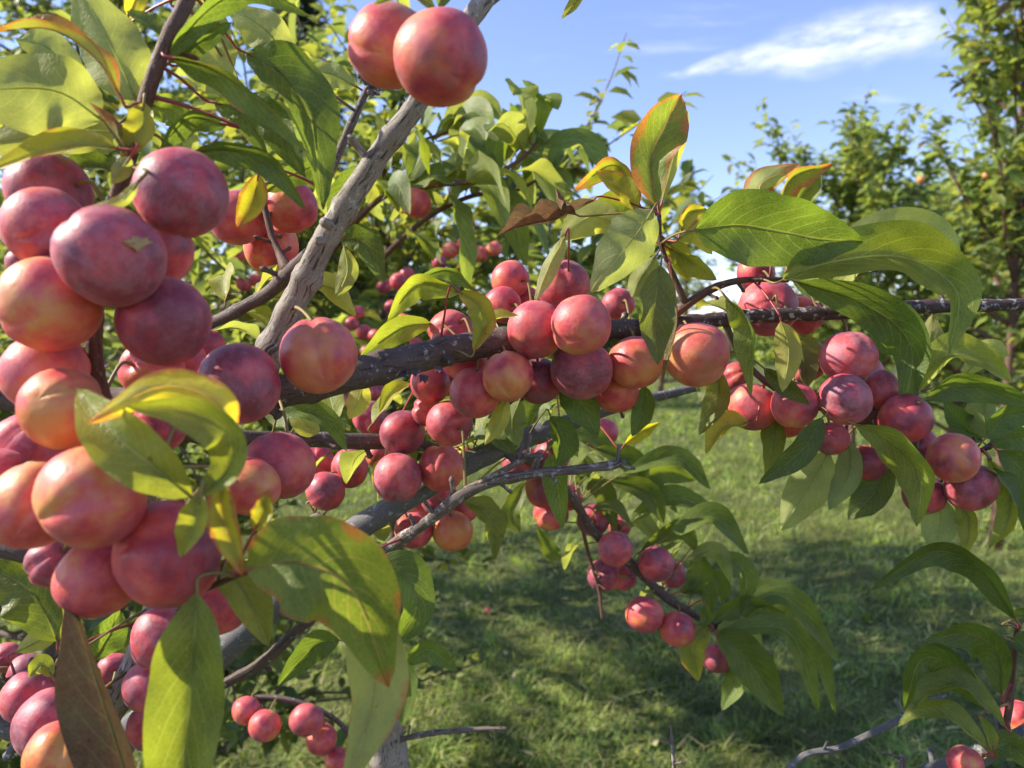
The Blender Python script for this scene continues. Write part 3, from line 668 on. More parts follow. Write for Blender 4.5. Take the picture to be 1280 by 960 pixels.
leaf([(100, 110), (60, 60), (20, 50)], 60, .42, roll=190, fold=12, yel=.12, val=1.15)
leaf([(225, 10), (260, 30), (290, 60)], 46, .42, roll=195, fold=12, yel=.12, val=1.15)
leaf([(330, 240), (370, 215), (420, 200)], 36, .50, roll=30, fold=22, val=.8)
leaf([(240, 150), (225, 190), (240, 225)], 44, .42, roll=190, fold=12, yel=.08, val=1.1)
leaf([(165, 230), (170, 265), (150, 280)], 30, .385, roll=20, val=.85)
# --- the curled hero leaves on the big cluster
leaf([(240, 622), (190, 582), (140, 540), (96, 486)], 86, .29, roll=-8, fold=22, yel=.25, red=.10, z='f', dd=[0, -.008, -.008, .004], val=1.1)
leaf([(246, 622), (286, 585), (282, 540), (225, 512), (158, 508)], 62, .285, roll=-20, fold=22, yel=.22, red=.12, z='f', dd=[0, 0, -.004, -.006, -.008], val=1.05)
leaf([(292, 545), (268, 500), (200, 484), (108, 530)], 60, .282, roll=188, fold=12, yel=1.0, red=.50, z='f', dd=[.004, .002, 0, -.006], val=1.3)
leaf([(252, 618), (244, 650), (226, 696)], 46, .285, roll=15, fold=28, yel=.35, z='f', val=1.1)
leaf([(276, 596), (280, 650), (304, 720)], 52, .29, roll=12, fold=34, red=.70, yel=.75, z='f')
leaf([(318, 664), (330, 640), (336, 612)], 34, .31, roll=-20, fold=30, red=.65, yel=.7, z='f')
leaf([(308, 712), (372, 704), (440, 738), (486, 858)], 140, .30, roll=8, fold=14, red=.40, yel=.12, dd=[0, -.006, 0, .012], val=1.0, wave=.09, nv=46)
leaf([(420, 712), (462, 790), (466, 880), (430, 985)], 92, .325, roll=205, fold=12, red=.30, yel=.2, dd=[0, .004, 0, -.006], val=1.12)
leaf([(272, 702), (305, 740), (336, 808)], 62, .335, roll=-15, fold=20, yel=.35, red=.28, val=.75)
leaf([(247, 740), (238, 870), (215, 1110)], 112, .31, roll=14, fold=26, yel=.16, z='f', val=1.0, nv=46)
leaf([(190, 1160), (165, 1000), (120, 850), (86, 745)], 112, .315, roll=212, fold=44, red=.1, dry=1.0, val=.62, z='f', nv=46)
leaf([(72, 802), (40, 740), (-20, 706)], 82, .44, roll=-18, fold=12, yel=.1, val=.75)
leaf([(75, 818), (80, 770), (76, 722)], 24, .43, roll=50, fold=25, yel=.3)
leaf([(118, 826), (135, 795), (150, 762)], 48, .50, roll=20, fold=14, val=.95)
leaf([(466, 702), (505, 716), (520, 760), (490, 812)], 62, .50, roll=-30, fold=18, val=.75)
leaf([(424, 800), (392, 808), (346, 858)], 44, .60, roll=-25, fold=18, val=.8)
leaf([(505, 824), (512, 860), (502, 908)], 38, .70, roll=30, fold=16, red=.3, val=.85)
leaf([(505, 832), (535, 812), (572, 838)], 32, .70, roll=20, fold=18, val=.95)
leaf([(66, 846), (52, 830), (36, 846)], 26, .47, roll=10, val=1.0, yel=.2)
leaf([(70, 880), (110, 850), (110, 830)], 30, .53, roll=10, val=.85)
leaf([(20, 815), (50, 800), (70, 780)], 34, .50, roll=190, yel=.35, val=1.1)
# --- round the dark main branch
leaf([(574, 366), (520, 356), (484, 402)], 42, .60, roll=-28, fold=24, yel=.22, val=1.1)
leaf([(540, 404), (500, 410), (450, 446)], 40, .58, roll=-20, fold=18, yel=.2, val=1.1)
leaf([(572, 364), (598, 380), (606, 405), (592, 440)], 42, .50, roll=15, fold=26, red=.42, yel=.35, z='f')
leaf([(594, 436), (612, 402), (648, 394)], 30, .505, roll=-50, fold=30, yel=.35, red=.1, z='f', val=1.1)
leaf([(592, 362), (560, 338), (518, 348)], 26, .60, roll=-40, fold=26, val=1.0)
leaf([(706, 296), (688, 330), (668, 378)], 26, .53, roll=195, fold=22, red=.2, val=1.35)
leaf([(816, 262), (790, 300), (738, 366)], 72, .50, roll=168, fold=10, red=.10, val=1.12, z='f')
leaf([(826, 332), (818, 390), (822, 456)], 56, .505, roll=-12, fold=22, dry=.18, red=.12, val=.9, z='f')
leaf([(838, 336), (846, 400), (828, 482)], 30, .51, roll=62, fold=30, dry=.65, red=.4, z='f')
leaf([(702, 478), (722, 500), (748, 545)], 52, .57, roll=-10, fold=14, val=.75, z='b')
leaf([(690, 488), (668, 520), (652, 564)], 46, .56, roll=18, fold=22, val=.95, z='b')
leaf([(634, 498), (624, 526), (606, 556)], 28, .555, roll=185, fold=24, yel=.45, val=1.25)
leaf([(688, 520), (704, 550), (696, 586)], 40, .60, roll=-20, fold=18, val=.72)
leaf([(806, 482), (804, 512), (790, 546)], 32, .58, roll=10, fold=16, val=.85)
leaf([(780, 556), (800, 540), (824, 528)], 22, .66, roll=30, fold=26, yel=.85)
leaf([(345, 516), (400, 518), (434, 564)], 34, .52, roll=-28, fold=18, val=.85)
leaf([(455, 478), (448, 500), (436, 524)], 32, .56, roll=185, fold=12, yel=.35, val=1.15)
leaf([(514, 480), (492, 490), (474, 516)], 26, .60, roll=30, fold=30, yel=.35, val=1.1)
leaf([(360, 500), (380, 530), (400, 540)], 36, .55, roll=190, yel=.3, val=1.15)
leaf([(580, 626), (612, 648), (618, 700)], 40, .64, roll=-30, fold=22, yel=.2, val=.85)
leaf([(715, 478), (740, 470), (760, 500)], 34, .62, roll=20, val=.8)
leaf([(650, 500), (640, 530), (650, 560)], 34, .60, roll=195, val=.9)
# --- autumn-tinted whorl above the branch
leaf([(822, 258), (814, 200), (834, 152), (852, 118)], 74, .535, roll=-14, fold=26, red=.66, yel=.12, val=1.0, wave=.14, droll=35)
leaf([(828, 250), (848, 175), (860, 138)], 28, .54, roll=190, fold=26, yel=.35, val=1.2)
leaf([(798, 252), (768, 206), (716, 238)], 42, .56, roll=-40, fold=22, red=.70, yel=.35)
leaf([(796, 266), (778, 240), (745, 214)], 44, .55, roll=30, fold=30, red=.55, yel=.5)
leaf([(742, 250), (690, 276), (655, 282), (622, 295)], 54, .55, roll=70, fold=72, dry=1.0, red=.2, wave=.2, val=1.2)
leaf([(720, 268), (700, 262), (694, 236)], 34, .545, roll=40, fold=66, dry=1.0, wave=.2, val=1.1)
leaf([(780, 285), (740, 270), (700, 300)], 52, .58, roll=190, fold=14, yel=.35, val=1.15)
leaf([(800, 290), (770, 262), (735, 272)], 48, .59, roll=15, fold=18, yel=.3, val=1.05)
leaf([(850, 292), (862, 268), (884, 262)], 30, .54, roll=20, fold=20, red=.55, yel=.8)
leaf([(846, 300), (868, 290), (890, 318)], 34, .55, roll=190, yel=.55, val=1.1)
leaf([(836, 310), (870, 330), (896, 350)], 34, .55, roll=30, fold=26, yel=.3)
leaf([(808, 300), (770, 330), (748, 340)], 40, .60, roll=10, yel=.2)
leaf([(820, 320), (800, 350), (790, 372)], 34, .60, roll=190, yel=.2, val=.95)
leaf([(832, 300), (850, 320), (862, 352)], 34, .56, roll=10, red=.35, yel=.6)
# --- big arching leaves at right
leaf([(868, 288), (930, 282), (1010, 296), (1078, 302)], 104, .50, roll=14, fold=14, val=.95, nv=46, dd=[0, 0, .004, .008], onebend=.2, fat=.2)
leaf([(978, 350), (1040, 328), (1130, 322), (1196, 365), (1186, 442)], 92, .51, roll=-26, fold=30, yel=.16, val=1.02, nv=46, dd=[0, 0, 0, 0, -.01])
leaf([(1040, 320), (1100, 296), (1160, 300), (1200, 380)], 72, .515, roll=205, fold=14, yel=.16, val=1.15)
leaf([(972, 268), (990, 222), (1042, 204)], 46, .56, roll=30, fold=45, red=.75, yel=.2)
leaf([(968, 262), (950, 232), (1000, 205)], 44, .58, roll=180, fold=26, red=.65, yel=.2, val=1.2)
leaf([(985, 270), (1005, 240), (1025, 205)], 40, .57, roll=10, fold=34, red=.2, yel=.1)
leaf([(996, 352), (1085, 382), (1138, 432), (1130, 518)], 64, .575, roll=10, fold=20, val=.82, nv=46)
leaf([(908, 372), (938, 410), (940, 498)], 50, .51, roll=38, fold=42, yel=.12, z='f', val=1.1)
leaf([(976, 402), (986, 440), (978, 490)], 38, .53, roll=175, fold=16, yel=.45, red=.1, z='f', val=1.05)
leaf([(955, 460), (980, 480), (1012, 506)], 28, .545, roll=15, fold=20, dry=.1, val=.62, z='f')
leaf([(896, 458), (898, 500), (874, 544)], 38, .575, roll=15, fold=22, yel=.15, dry=.1, val=.95)
leaf([(936, 528), (905, 535), (882, 568)], 40, .575, roll=30, fold=40, yel=.9, dry=.22)
leaf([(1028, 522), (1000, 565), (948, 605)], 38, .55, roll=-15, fold=20, val=.72, z='f')
leaf([(1036, 566), (1010, 610), (976, 664)], 58, .60, roll=172, fold=12, yel=.18, val=1.1)
leaf([(1060, 548), (1062, 590), (1036, 638)], 40, .595, roll=170, fold=18, val=.92)
leaf([(1068, 530), (1115, 552), (1150, 600), (1146, 658)], 58, .55, roll=25, fold=26, yel=.15, z='f', val=1.0)
leaf([(1116, 584), (1090, 620), (1060, 650)], 46, .61, roll=12, fold=16, red=.2, dry=.1, val=.85)
leaf([(1175, 622), (1176, 655), (1168, 696)], 46, .605, roll=175, fold=12, val=1.05)
leaf([(1200, 625), (1212, 655), (1208, 694)], 32, .60, roll=20, fold=26, dry=.2, red=.25, yel=.25)
leaf([(1234, 570), (1262, 612), (1260, 655), (1236, 686)], 36, .58, roll=30, fold=26, red=.38, yel=.2)
leaf([(1246, 562), (1284, 600), (1296, 690)], 54, .59, roll=-15, fold=18, val=.7)
leaf([(1145, 492), (1180, 446), (1222, 448), (1266, 478)], 54, .57, roll=-34, fold=26, yel=.3, val=1.15)
leaf([(1155, 500), (1210, 482), (1305, 508)], 46, .56, roll=20, fold=26, val=.8)
leaf([(1145, 484), (1160, 440), (1166, 392)], 46, .60, roll=175, fold=20, dry=.3, yel=.2, val=1.0)
leaf([(1232, 548), (1260, 520), (1312, 510)], 40, .58, roll=25, fold=20, val=.85)
leaf([(1236, 556), (1265, 545), (1310, 560)], 36, .60, roll=10, fold=18, val=.8)
leaf([(1228, 552), (1200, 530), (1180, 500)], 36, .62, roll=20, fold=18, val=.75)
leaf([(1240, 550), (1230, 520), (1240, 480)], 40, .61, roll=200, fold=18, val=.85)
leaf([(1205, 470), (1235, 440), (1262, 444)], 34, .60, roll=195, fold=14, yel=.3, val=1.15)
leaf([(1090, 392), (1110, 420), (1140, 440)], 44, .62, roll=10, val=.8)
leaf([(1060, 560), (1095, 600), (1090, 640)], 36, .625, roll=15, val=.75)
leaf([(870, 462), (884, 490), (880, 515)], 30, .60, roll=190, val=.95)
# --- low on the right
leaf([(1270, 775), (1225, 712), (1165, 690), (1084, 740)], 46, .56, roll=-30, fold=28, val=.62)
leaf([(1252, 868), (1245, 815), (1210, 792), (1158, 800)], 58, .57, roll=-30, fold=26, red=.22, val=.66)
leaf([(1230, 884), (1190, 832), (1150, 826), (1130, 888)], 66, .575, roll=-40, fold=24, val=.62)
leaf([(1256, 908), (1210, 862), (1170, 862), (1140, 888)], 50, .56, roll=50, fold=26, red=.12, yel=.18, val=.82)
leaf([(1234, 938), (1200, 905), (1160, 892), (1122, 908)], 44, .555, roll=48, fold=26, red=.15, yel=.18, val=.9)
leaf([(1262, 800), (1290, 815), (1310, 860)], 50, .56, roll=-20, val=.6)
leaf([(1242, 938), (1236, 915), (1222, 892)], 20, .56, roll=20, fold=34, red=.55)
leaf([(1262, 776), (1280, 768), (1305, 776)], 22, .57, roll=20, val=.65)
leaf([(1235, 945), (1260, 930), (1290, 960)], 40, .57, roll=10, val=.8)
# --- top edge
leaf([(730, -25), (722, 0), (702, 24)], 22, .42, roll=20, fold=30, yel=.6, dry=.15)
leaf([(545, 14), (512, -8), (466, 6)], 26, .34, roll=35, fold=24, yel=.15)
leaf([(548, 10), (560, -20), (590, -30)], 30, .36, roll=20, val=.9)
# --- drooping twig
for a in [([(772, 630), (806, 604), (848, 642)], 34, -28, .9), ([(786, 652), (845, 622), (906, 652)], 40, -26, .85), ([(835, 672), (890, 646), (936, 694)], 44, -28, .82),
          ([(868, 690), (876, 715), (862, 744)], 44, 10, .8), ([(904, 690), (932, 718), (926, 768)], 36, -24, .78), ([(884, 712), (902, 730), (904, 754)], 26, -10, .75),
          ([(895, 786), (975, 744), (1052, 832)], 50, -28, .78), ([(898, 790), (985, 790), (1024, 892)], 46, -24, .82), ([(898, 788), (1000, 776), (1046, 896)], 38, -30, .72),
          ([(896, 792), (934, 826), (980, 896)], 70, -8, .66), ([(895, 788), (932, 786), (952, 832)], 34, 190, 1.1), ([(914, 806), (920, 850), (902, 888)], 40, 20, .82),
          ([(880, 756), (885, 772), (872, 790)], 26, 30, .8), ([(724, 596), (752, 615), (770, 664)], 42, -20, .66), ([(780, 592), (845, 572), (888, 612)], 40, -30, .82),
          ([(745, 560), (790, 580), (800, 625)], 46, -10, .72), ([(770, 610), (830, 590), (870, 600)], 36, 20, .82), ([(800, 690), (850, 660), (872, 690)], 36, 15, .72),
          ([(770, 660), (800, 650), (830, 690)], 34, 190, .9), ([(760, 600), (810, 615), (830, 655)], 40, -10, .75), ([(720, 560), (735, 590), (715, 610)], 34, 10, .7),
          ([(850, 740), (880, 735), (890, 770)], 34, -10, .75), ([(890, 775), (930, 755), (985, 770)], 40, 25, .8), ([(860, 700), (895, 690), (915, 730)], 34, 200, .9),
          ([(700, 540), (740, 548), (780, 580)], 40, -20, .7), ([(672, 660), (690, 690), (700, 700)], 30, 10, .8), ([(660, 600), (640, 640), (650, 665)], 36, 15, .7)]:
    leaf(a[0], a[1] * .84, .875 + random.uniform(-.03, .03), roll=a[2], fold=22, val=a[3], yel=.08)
leaf([(886, 786), (866, 808), (872, 852)], 42, .85, roll=10, fold=24, yel=.3, red=.42, z='f')

# further leaves sprouting from the wood in clusters
def sprout(br, f0, f1, n, ln, val=1., yel=.1, droop=.5, red=0., seed=1):
    S = [s for s in SAMP if s[2] is br]; rn = random.Random(seed)
    for k in range(n):
        i = int(len(S) * (f0 + (f1 - f0) * rn.random())); i = max(1, min(len(S) - 2, i)); p, r, o = S[i]
        t = (S[i + 1][0] - S[i - 1][0]).normalized()
        d = Vector((rn.gauss(0, 1), rn.gauss(.5, .7), rn.gauss(.15, .7))); d = (d - t * d.dot(t) * .6).normalized()
        L = ln * rn.uniform(.7, 1.2); b = p + d * (r + .012)
        pts = [b, b + d * L * .5 + Vector((0, 0, .02 * L)), b + d * L * .9 + Vector((0, 0, -droop * L * rn.uniform(.2, 1)))]
        S3 = spline([tuple(q) for q in pts], 9); P3 = [Vector(q) for q in S3]
        up = Vector((rn.gauss(-.2, .4), rn.gauss(-.2, .4), 1)).normalized(); N = []
        for q in range(len(P3)):
            T = (P3[min(q + 1, len(P3) - 1)] - P3[max(q - 1, 0)]).normalized(); N.append((up - T * up.dot(T)).normalized())
        add_leaf(P3, N, L * rn.uniform(.36, .46), (red * rn.random(), yel * rn.random() * 2, 0, val * rn.uniform(.8, 1.15)), fold=rn.uniform(12, 30), seed=rn.randrange(9999), nu=6)
sprout(BR_E, .35, 1, 10, .055, .9, .2, seed=3)
sprout(BR_C, .3, .8, 16, .055, .85, .15, seed=4)
sprout(BR_G, .3, 1, 8, .05, 1., .25, seed=6)
sprout(BR_H, 0, .8, 14, .055, .8, .1, seed=8)
sprout(BR_J, .2, .95, 10, .055, .8, .15, seed=9)
sprout(BR_A, .72, .85, 4, .05, .9, .2, seed=10)
print('leaves', LEAVES, 'loose plums', [q['label'] for q in plums if q['dist'] > .09])

# ------------------------------------------------------------------ ground and grass
def ground():
    n = 90; V, F = [], []; ext = 150
    for j in range(n + 1):
        for i in range(n + 1):
            x = ((i / n * 2 - 1) ** 3) * ext; y = ((j / n * 2 - 1) ** 3) * ext
            V.append((x, y, .05 * mnoise.noise(Vector((x * .5, y * .5, 0))) + .02 * mnoise.noise(Vector((x * 2, y * 2, 3))) - .02))
    for j in range(n):
        for i in range(n):
            a = j * (n + 1) + i; F.append((a, a + 1, a + n + 2, a + n + 1))
    m, nt, out = mat_new('mown_ground')
    pos = new(nt, 'ShaderNodeNewGeometry').outputs['Position']
    c = mix(nt, ramp(nt, noi(nt, pos, 1.1, 4), .35, .65), (.095, .125, .030), (.185, .200, .060))
    c = mix(nt, ramp(nt, noi(nt, pos, 38, 4), .45, .7), c, (.20, .19, .075))
    c = mix(nt, ramp(nt, noi(nt, pos, 90, 3), .4, .62, .7, 0), c, (.030, .040, .010))
    b = new(nt, 'ShaderNodeBump', {'Strength': .8, 'Distance': .04, 'Height': noi(nt, pos, 45, 4)}).outputs[0]
    pr = new(nt, 'ShaderNodeBsdfPrincipled', {'Base Color': c, 'Roughness': .9, 'Specular IOR Level': .2, 'Normal': b}); nt.links.new(pr.outputs[0], out.inputs[0])
    o = link('ground', V, F, m); tag(o, kind='structure')
ground()
def gz(x, y): return .05 * mnoise.noise(Vector((x * .5, y * .5, 0))) - .02
def grass():
    N = 210000
    r = 1.7 * (28 / 1.7) ** rng.random(N) ** 1.15; th = rng.uniform(-R(52), R(52), N)
    x = r * np.sin(th); y = r * np.cos(th)
    def vn(px, py, s):                                          # smooth value noise on a lattice
        ix, iy = np.floor(px * s).astype(int), np.floor(py * s).astype(int); fx, fy = px * s - ix, py * s - iy
        fx, fy = fx * fx * (3 - 2 * fx), fy * fy * (3 - 2 * fy); T = np.random.default_rng(5).random((97, 89))
        g = lambda a, b: T[a % 97, b % 89]
        return (g(ix, iy) * (1 - fx) + g(ix + 1, iy) * fx) * (1 - fy) + (g(ix, iy + 1) * (1 - fx) + g(ix + 1, iy + 1) * fx) * fy
    cl = .4 * vn(x, y, 2.3) + .6 * vn(x + 31, y + 7, 8.); tuft = vn(x + 11, y, 11.)
    far = np.clip(r / 3.2, 1, 5)
    h = (.022 + .095 * cl ** 2.0 + .05 * (tuft > .68)) * rng.uniform(.5, 1.4, N) * np.sqrt(far)
    wd = rng.uniform(.0018, .0046, N) * far
    az = rng.uniform(0, 2 * np.pi, N); lean = rng.uniform(.25, 1.7, N)
    clip = rng.random(N) < .08 + .30 * vn(x + 60, y + 20, 3.2) ** 2                                   # cut clippings lying flat
    lean[clip] = rng.uniform(2.5, 6, clip.sum()); h[clip] = rng.uniform(.045, .12, clip.sum()) * np.sqrt(far[clip])
    broad = (rng.random(N) < .03 + .12 * (vn(x + 9, y + 40, 5.) > .62)); wd[broad] *= rng.uniform(3, 5.5, broad.sum()); h[broad] *= .6
    nx, ny = np.cos(az), np.sin(az); cz = np.sqrt(1 / (1 + lean ** 2)); lx, ly = nx * lean * cz, ny * lean * cz
    z0 = np.array([gz(a, b) for a, b in zip(x, y)]) - .004 + clip * rng.uniform(.01, .07, N)
    sx, sy = -ny, nx
    def pt(t, bend, s):
        return np.stack([x + lx * h * t * bend + sx * wd * s, y + ly * h * t * bend + sy * wd * s, z0 + cz * h * t * (1.15 - .3 * t * (1 - clip))], 1)
    V = np.stack([pt(0, .6, -.5), pt(0, .6, .5), pt(.55, .8, -.45), pt(.55, .8, .45), pt(1, 1.15, 0)], 1).reshape(-1, 3)
    b = np.arange(N) * 5
    F4 = np.stack([b, b + 1, b + 3, b + 2], 1); F3 = np.stack([b + 2, b + 3, b + 4], 1)
    me = bpy.data.meshes.new('grass'); me.vertices.add(len(V)); me.vertices.foreach_set('co', V.astype(np.float32).ravel())
    loops = np.concatenate([F4, F3], 1).ravel().astype(np.int32); me.loops.add(len(loops)); me.loops.foreach_set('vertex_index', loops)
    st = np.stack([np.arange(N) * 7, np.arange(N) * 7 + 4], 1).ravel().astype(np.int32); me.polygons.add(2 * N); me.polygons.foreach_set('loop_start', st)
    me.update(calc_edges=True)
    yl = np.clip(.04 + .38 * vn(x + 3, y + 50, 1.6) * rng.random(N) + clip * .35, 0, 1); dry = clip * (rng.random(N) < .6) * rng.uniform(.4, 1, N)
    tint = np.stack([np.zeros(N), yl, dry, rng.uniform(.55, 1.35, N) * (.35 + 1.25 * vn(x + 21, y + 33, 6.5))], 1)
    a = me.attributes.new('tint', 'FLOAT_COLOR', 'POINT'); a.data.foreach_set('color', np.repeat(tint, 5, 0).astype(np.float32).ravel())
    uvl = me.uv_layers.new(name='UVMap'); uvl.data.foreach_set('uv', np.full(len(loops) * 2, .5, np.float32))
    me.materials.append(leaf_material('grass_blade', (.130, .220, .048), (.230, .325, .085), (.19, .28, .085), (2.0, 1.9, .9), True, ((.34, .30, .15), (.50, .45, .27))))
    o = bpy.data.objects.new('grass', me); col.objects.link(o); tag(o, 'mown green lawn grass with pale clippings', 'grass', kind='stuff')
grass()

# ------------------------------------------------------------------ trees behind
TPL_V = np.array([(0, 0, 0), (.33, -.36, .10), (.33, 0, 0), (.33, .36, .10), (.70, -.30, .06), (.70, 0, -.05), (.70, .30, .06), (1, 0, -.20)], float)
TPL_F = [(0, 1, 2), (0, 2, 3), (1, 4, 5, 2), (2, 5, 6, 3), (4, 7, 5), (5, 7, 6)]
TPL_UV = np.array([(.5, 0), (0, .33), (.5, .33), (1, .33), (.1, .7), (.5, .7), (.9, .7), (.5, 1)])
def leaf_cloud(name, pos, dirs, ups, lens, ratio, tints, mat):
    pos, dirs, ups, lens = map(np.asarray, (pos, dirs, ups, lens))
    X = dirs / np.linalg.norm(dirs, axis=1, keepdims=True); Y = np.cross(ups, X); Y /= np.linalg.norm(Y, axis=1, keepdims=True) + 1e-9; Z = np.cross(X, Y)
    L = lens[:, None, None]; t = TPL_V[None]
    V = pos[:, None] + L * (X[:, None] * t[..., :1] + Y[:, None] * t[..., 1:2] * (ratio / .72) + Z[:, None] * t[..., 2:])
    n = len(pos); off = np.arange(n) * 8
    sizes = [len(f) for f in TPL_F]; flat = np.array([q for f in TPL_F for q in f])
    loops = (off[:, None] + flat[None]).ravel().astype(np.int32); per = len(flat)
    starts = (np.arange(n)[:, None] * per + np.cumsum([0] + sizes[:-1])[None]).ravel().astype(np.int32)
    me = bpy.data.meshes.new(name); me.vertices.add(n * 8); me.vertices.foreach_set('co', V.astype(np.float32).ravel())
    me.loops.add(len(loops)); me.loops.foreach_set('vertex_index', loops); me.polygons.add(len(starts)); me.polygons.foreach_set('loop_start', starts)
    me.update(calc_edges=True); me.shade_smooth()
    a = me.attributes.new('tint', 'FLOAT_COLOR', 'POINT'); a.data.foreach_set('color', np.repeat(np.asarray(tints), 8, 0).astype(np.float32).ravel())
    u = me.uv_layers.new(name='UVMap'); u.data.foreach_set('uv', TPL_UV[flat][None].repeat(n, 0).astype(np.float32).ravel())
    me.materials.append(mat); o = bpy.data.objects.new(name, me); col.objects.link(o); return o
def orchard_tree(name, base, height, cr, z0, nlimb, nshoot, ll, label, seed, trunk_r=.035, tint=(0, .2, 0, 1), upright=.6, group=None, spacing=.03, bark='twig', lean=(0, 0), open_=1.):
    rn = random.Random(seed); nr = np.random.default_rng(seed)
    root = bpy.data.objects.new(name, None); col.objects.link(root); B = Vector((*base, 0)); root.location = B; MB = Matrix.Translation(B)
    tag(root, label, 'tree', group)
    def piece(nm, rows, sides, rough):
        V, F, UV = tube_geo(spline(rows, 4), sides, rough, seed); o = link(nm, V, F, M[bark], UV); adopt(o, root, MB); return o
    top = B + Vector((lean[0], lean[1], height * .93)); tr = []
    for k in range(6):
        t = k / 5; q = B.lerp(top, t) + Vector((rn.gauss(0, .03), rn.gauss(0, .03), 0)) * (k > 0); tr.append((*q, trunk_r * (1 - .8 * t)))
    tr[0] = (*(B - Vector((0, 0, .08))), trunk_r * 1.3); piece('trunk', tr, 10, .1)
    TS = spline(tr, 6); paths = []
    for k in range(nlimb):
        f = (k + .5) / nlimb; zz = z0 + (height * .9 - z0) * f; i = min(len(TS) - 1, max(0, int(np.searchsorted(TS[:, 2], zz * .93)))); s = Vector(TS[i, :3])
        az = k * 2.399 + rn.uniform(-.4, .4); rad = cr * math.sqrt(max(.12, 1 - (f * 1.15 - .25) ** 2)) * rn.uniform(.65, 1.1)
        e = s + Vector((math.cos(az) * rad, math.sin(az) * rad, rad * upright * rn.uniform(.5, 1.3)))
        m_ = s.lerp(e, .5) + Vector((rn.gauss(0, .04), rn.gauss(0, .04), -rad * .12))
        r0 = max(.005, trunk_r * .5 * (1 - f * .6)); rows = [(*s, r0), (*m_, r0 * .7), (*e, r0 * .25)]
        piece('limb', rows, 6, .1); L = spline(rows, 8); paths.append((L, .35))
        for q in range(nshoot):
            j = rn.randrange(2, len(L)); b = Vector(L[j, :3]); out = Vector((math.cos(az) + rn.gauss(0, .8), math.sin(az) + rn.gauss(0, .8), upright + rn.gauss(.25, .6))).normalized()
            ln = rn.uniform(.18, .5) * cr * open_; e2 = b + out * ln + Vector((0, 0, ln * .25 * upright)); paths.append((spline([(*b, .003), (*(b.lerp(e2, .5) + Vector((rn.gauss(0, .02),) * 3)), .0025), (*e2, .0012)], 5), 0))
    V, F, UV = [], [], []; pos, dirs, ups, lens, tn = [], [], [], [], []
    for L, st in paths:
        if st == 0:
            v, f, u = tube_geo(L, 4, 0, 0); k = len(V); V += v; UV += u; F += [tuple(a + k for a in q) for q in f]
        seg = np.linalg.norm(np.diff(L[:, :3], axis=0), axis=1); tot = seg.sum(); cum = np.concatenate([[0], np.cumsum(seg)])
        for s in np.arange(tot * st, tot, spacing * rn.uniform(.8, 1.2)):
            p = np.array([np.interp(s, cum, L[:, c]) for c in range(3)])
            for _ in range(2):
                a = rn.uniform(0, 6.28); d = np.array([math.cos(a), math.sin(a), rn.gauss(.15, .5)])
                pos.append(p + d * .008); dirs.append(d); ups.append((rn.gauss(-.15, .5), rn.gauss(-.1, .5), 1.)); lens.append(ll * rn.uniform(.55, 1.2))
                tn.append((max(0, rn.gauss(tint[0], .08)), min(1, max(0, rn.gauss(tint[1], .2))), 0 if rn.random() > .03 else .6, tint[3] * rn.uniform(.65, 1.3)))
    if V: s = link('shoots', V, F, M[bark], UV); tag(s, kind='stuff'); adopt(s, root, MB)
    c = leaf_cloud('crown', pos, dirs, ups, lens, .46, tn, M['leaf_far']); tag(c, kind='stuff'); adopt(c, root, MB)
    return root, paths
# plum trees of the same row, standing behind
_, path1 = orchard_tree('plum_tree', (-.42, 2.6), 2.02, 1.05, .95, 34, 11, .072, 'low bushy plum tree dotted with small red plums behind the grey branch', 21, .03, (.06, .20, 0, 1.05), .45, 'plum trees of the row behind', .034, 'dark')
_, path2 = orchard_tree('plum_tree', (-2.35, 4.3), 3.75, 1.5, .7, 34, 7, .090, 'tall yellow-green plum tree rising behind the brown stem', 33, .04, (.05, .20, 0, 1.1), .75, 'plum trees of the row behind', .040, 'dark')
_, path3 = orchard_tree('plum_tree', (-1.12, 1.8), 1.45, .8, .25, 26, 9, .060, 'shady low plum tree behind the big cluster', 44, .03, (.04, .10, 0, .85), .4, 'plum trees of the row behind', .034, 'dark')
# apple trees across the lawn, leaf tints lightened to stand in for haze
orchard_tree('apple_tree', (3.22, 5.0), 4.7, .50, 1.15, 40, 6, .12, 'slender apple tree with upright shoots and yellow apples by the lawn', 52, .035, (.02, .04, 0, 1.15), 1.3, 'apple trees across the lawn', .064, 'twig', (.08, 0), 1.5)
orchard_tree('apple_tree', (3.3, 7.4), 3.55, 1.0, .8, 34, 10, .12, 'rounder apple tree with twiggy pointed top against the sky', 61, .045, (.02, .04, 0, 1.25), 1.0, 'apple trees across the lawn', .062, 'twig')
orchard_tree('apple_tree', (4.5, 7.6), 3.0, 1.2, .35, 30, 9, .12, 'low leafy apple tree filling the gap behind the slender apple tree', 64, .05, (.02, .04, 0, 1.35), .7, 'apple trees across the lawn', .075, 'twig')
orchard_tree('apple_tree', (5.6, 9.5), 3.6, 1.5, .7, 30, 9, .13, 'pale leafy apple tree seen between the nearer apple trees', 62, .05, (.02, .04, 0, 1.4), .7, 'apple trees across the lawn', .08, 'twig')
orchard_tree('apple_tree', (7.4, 8.2), 3.9, 1.5, .6, 30, 9, .13, 'full apple tree beyond the slender apple tree', 63, .05, (.02, .04, 0, 1.2), .7, 'apple trees across the lawn', .08, 'twig')
for i, (x, y) in enumerate([(-13.5, 12), (-9.8, 13.5), (-6.5, 15), (-3.2, 16.5), (.2, 19), (3.6, 18.5), (7.2, 18), (11, 17), (14.5, 15)]):
    orchard_tree('orchard_tree', (x, y), 2.9 + .3 * (i % 3), 1.7, .25, 22, 6, .20, 'leafy orchard tree standing in the far row beyond the lawn', 70 + i, .06, (.01, .2, 0, .9), .6, 'far row of orchard trees', .16, 'twig')

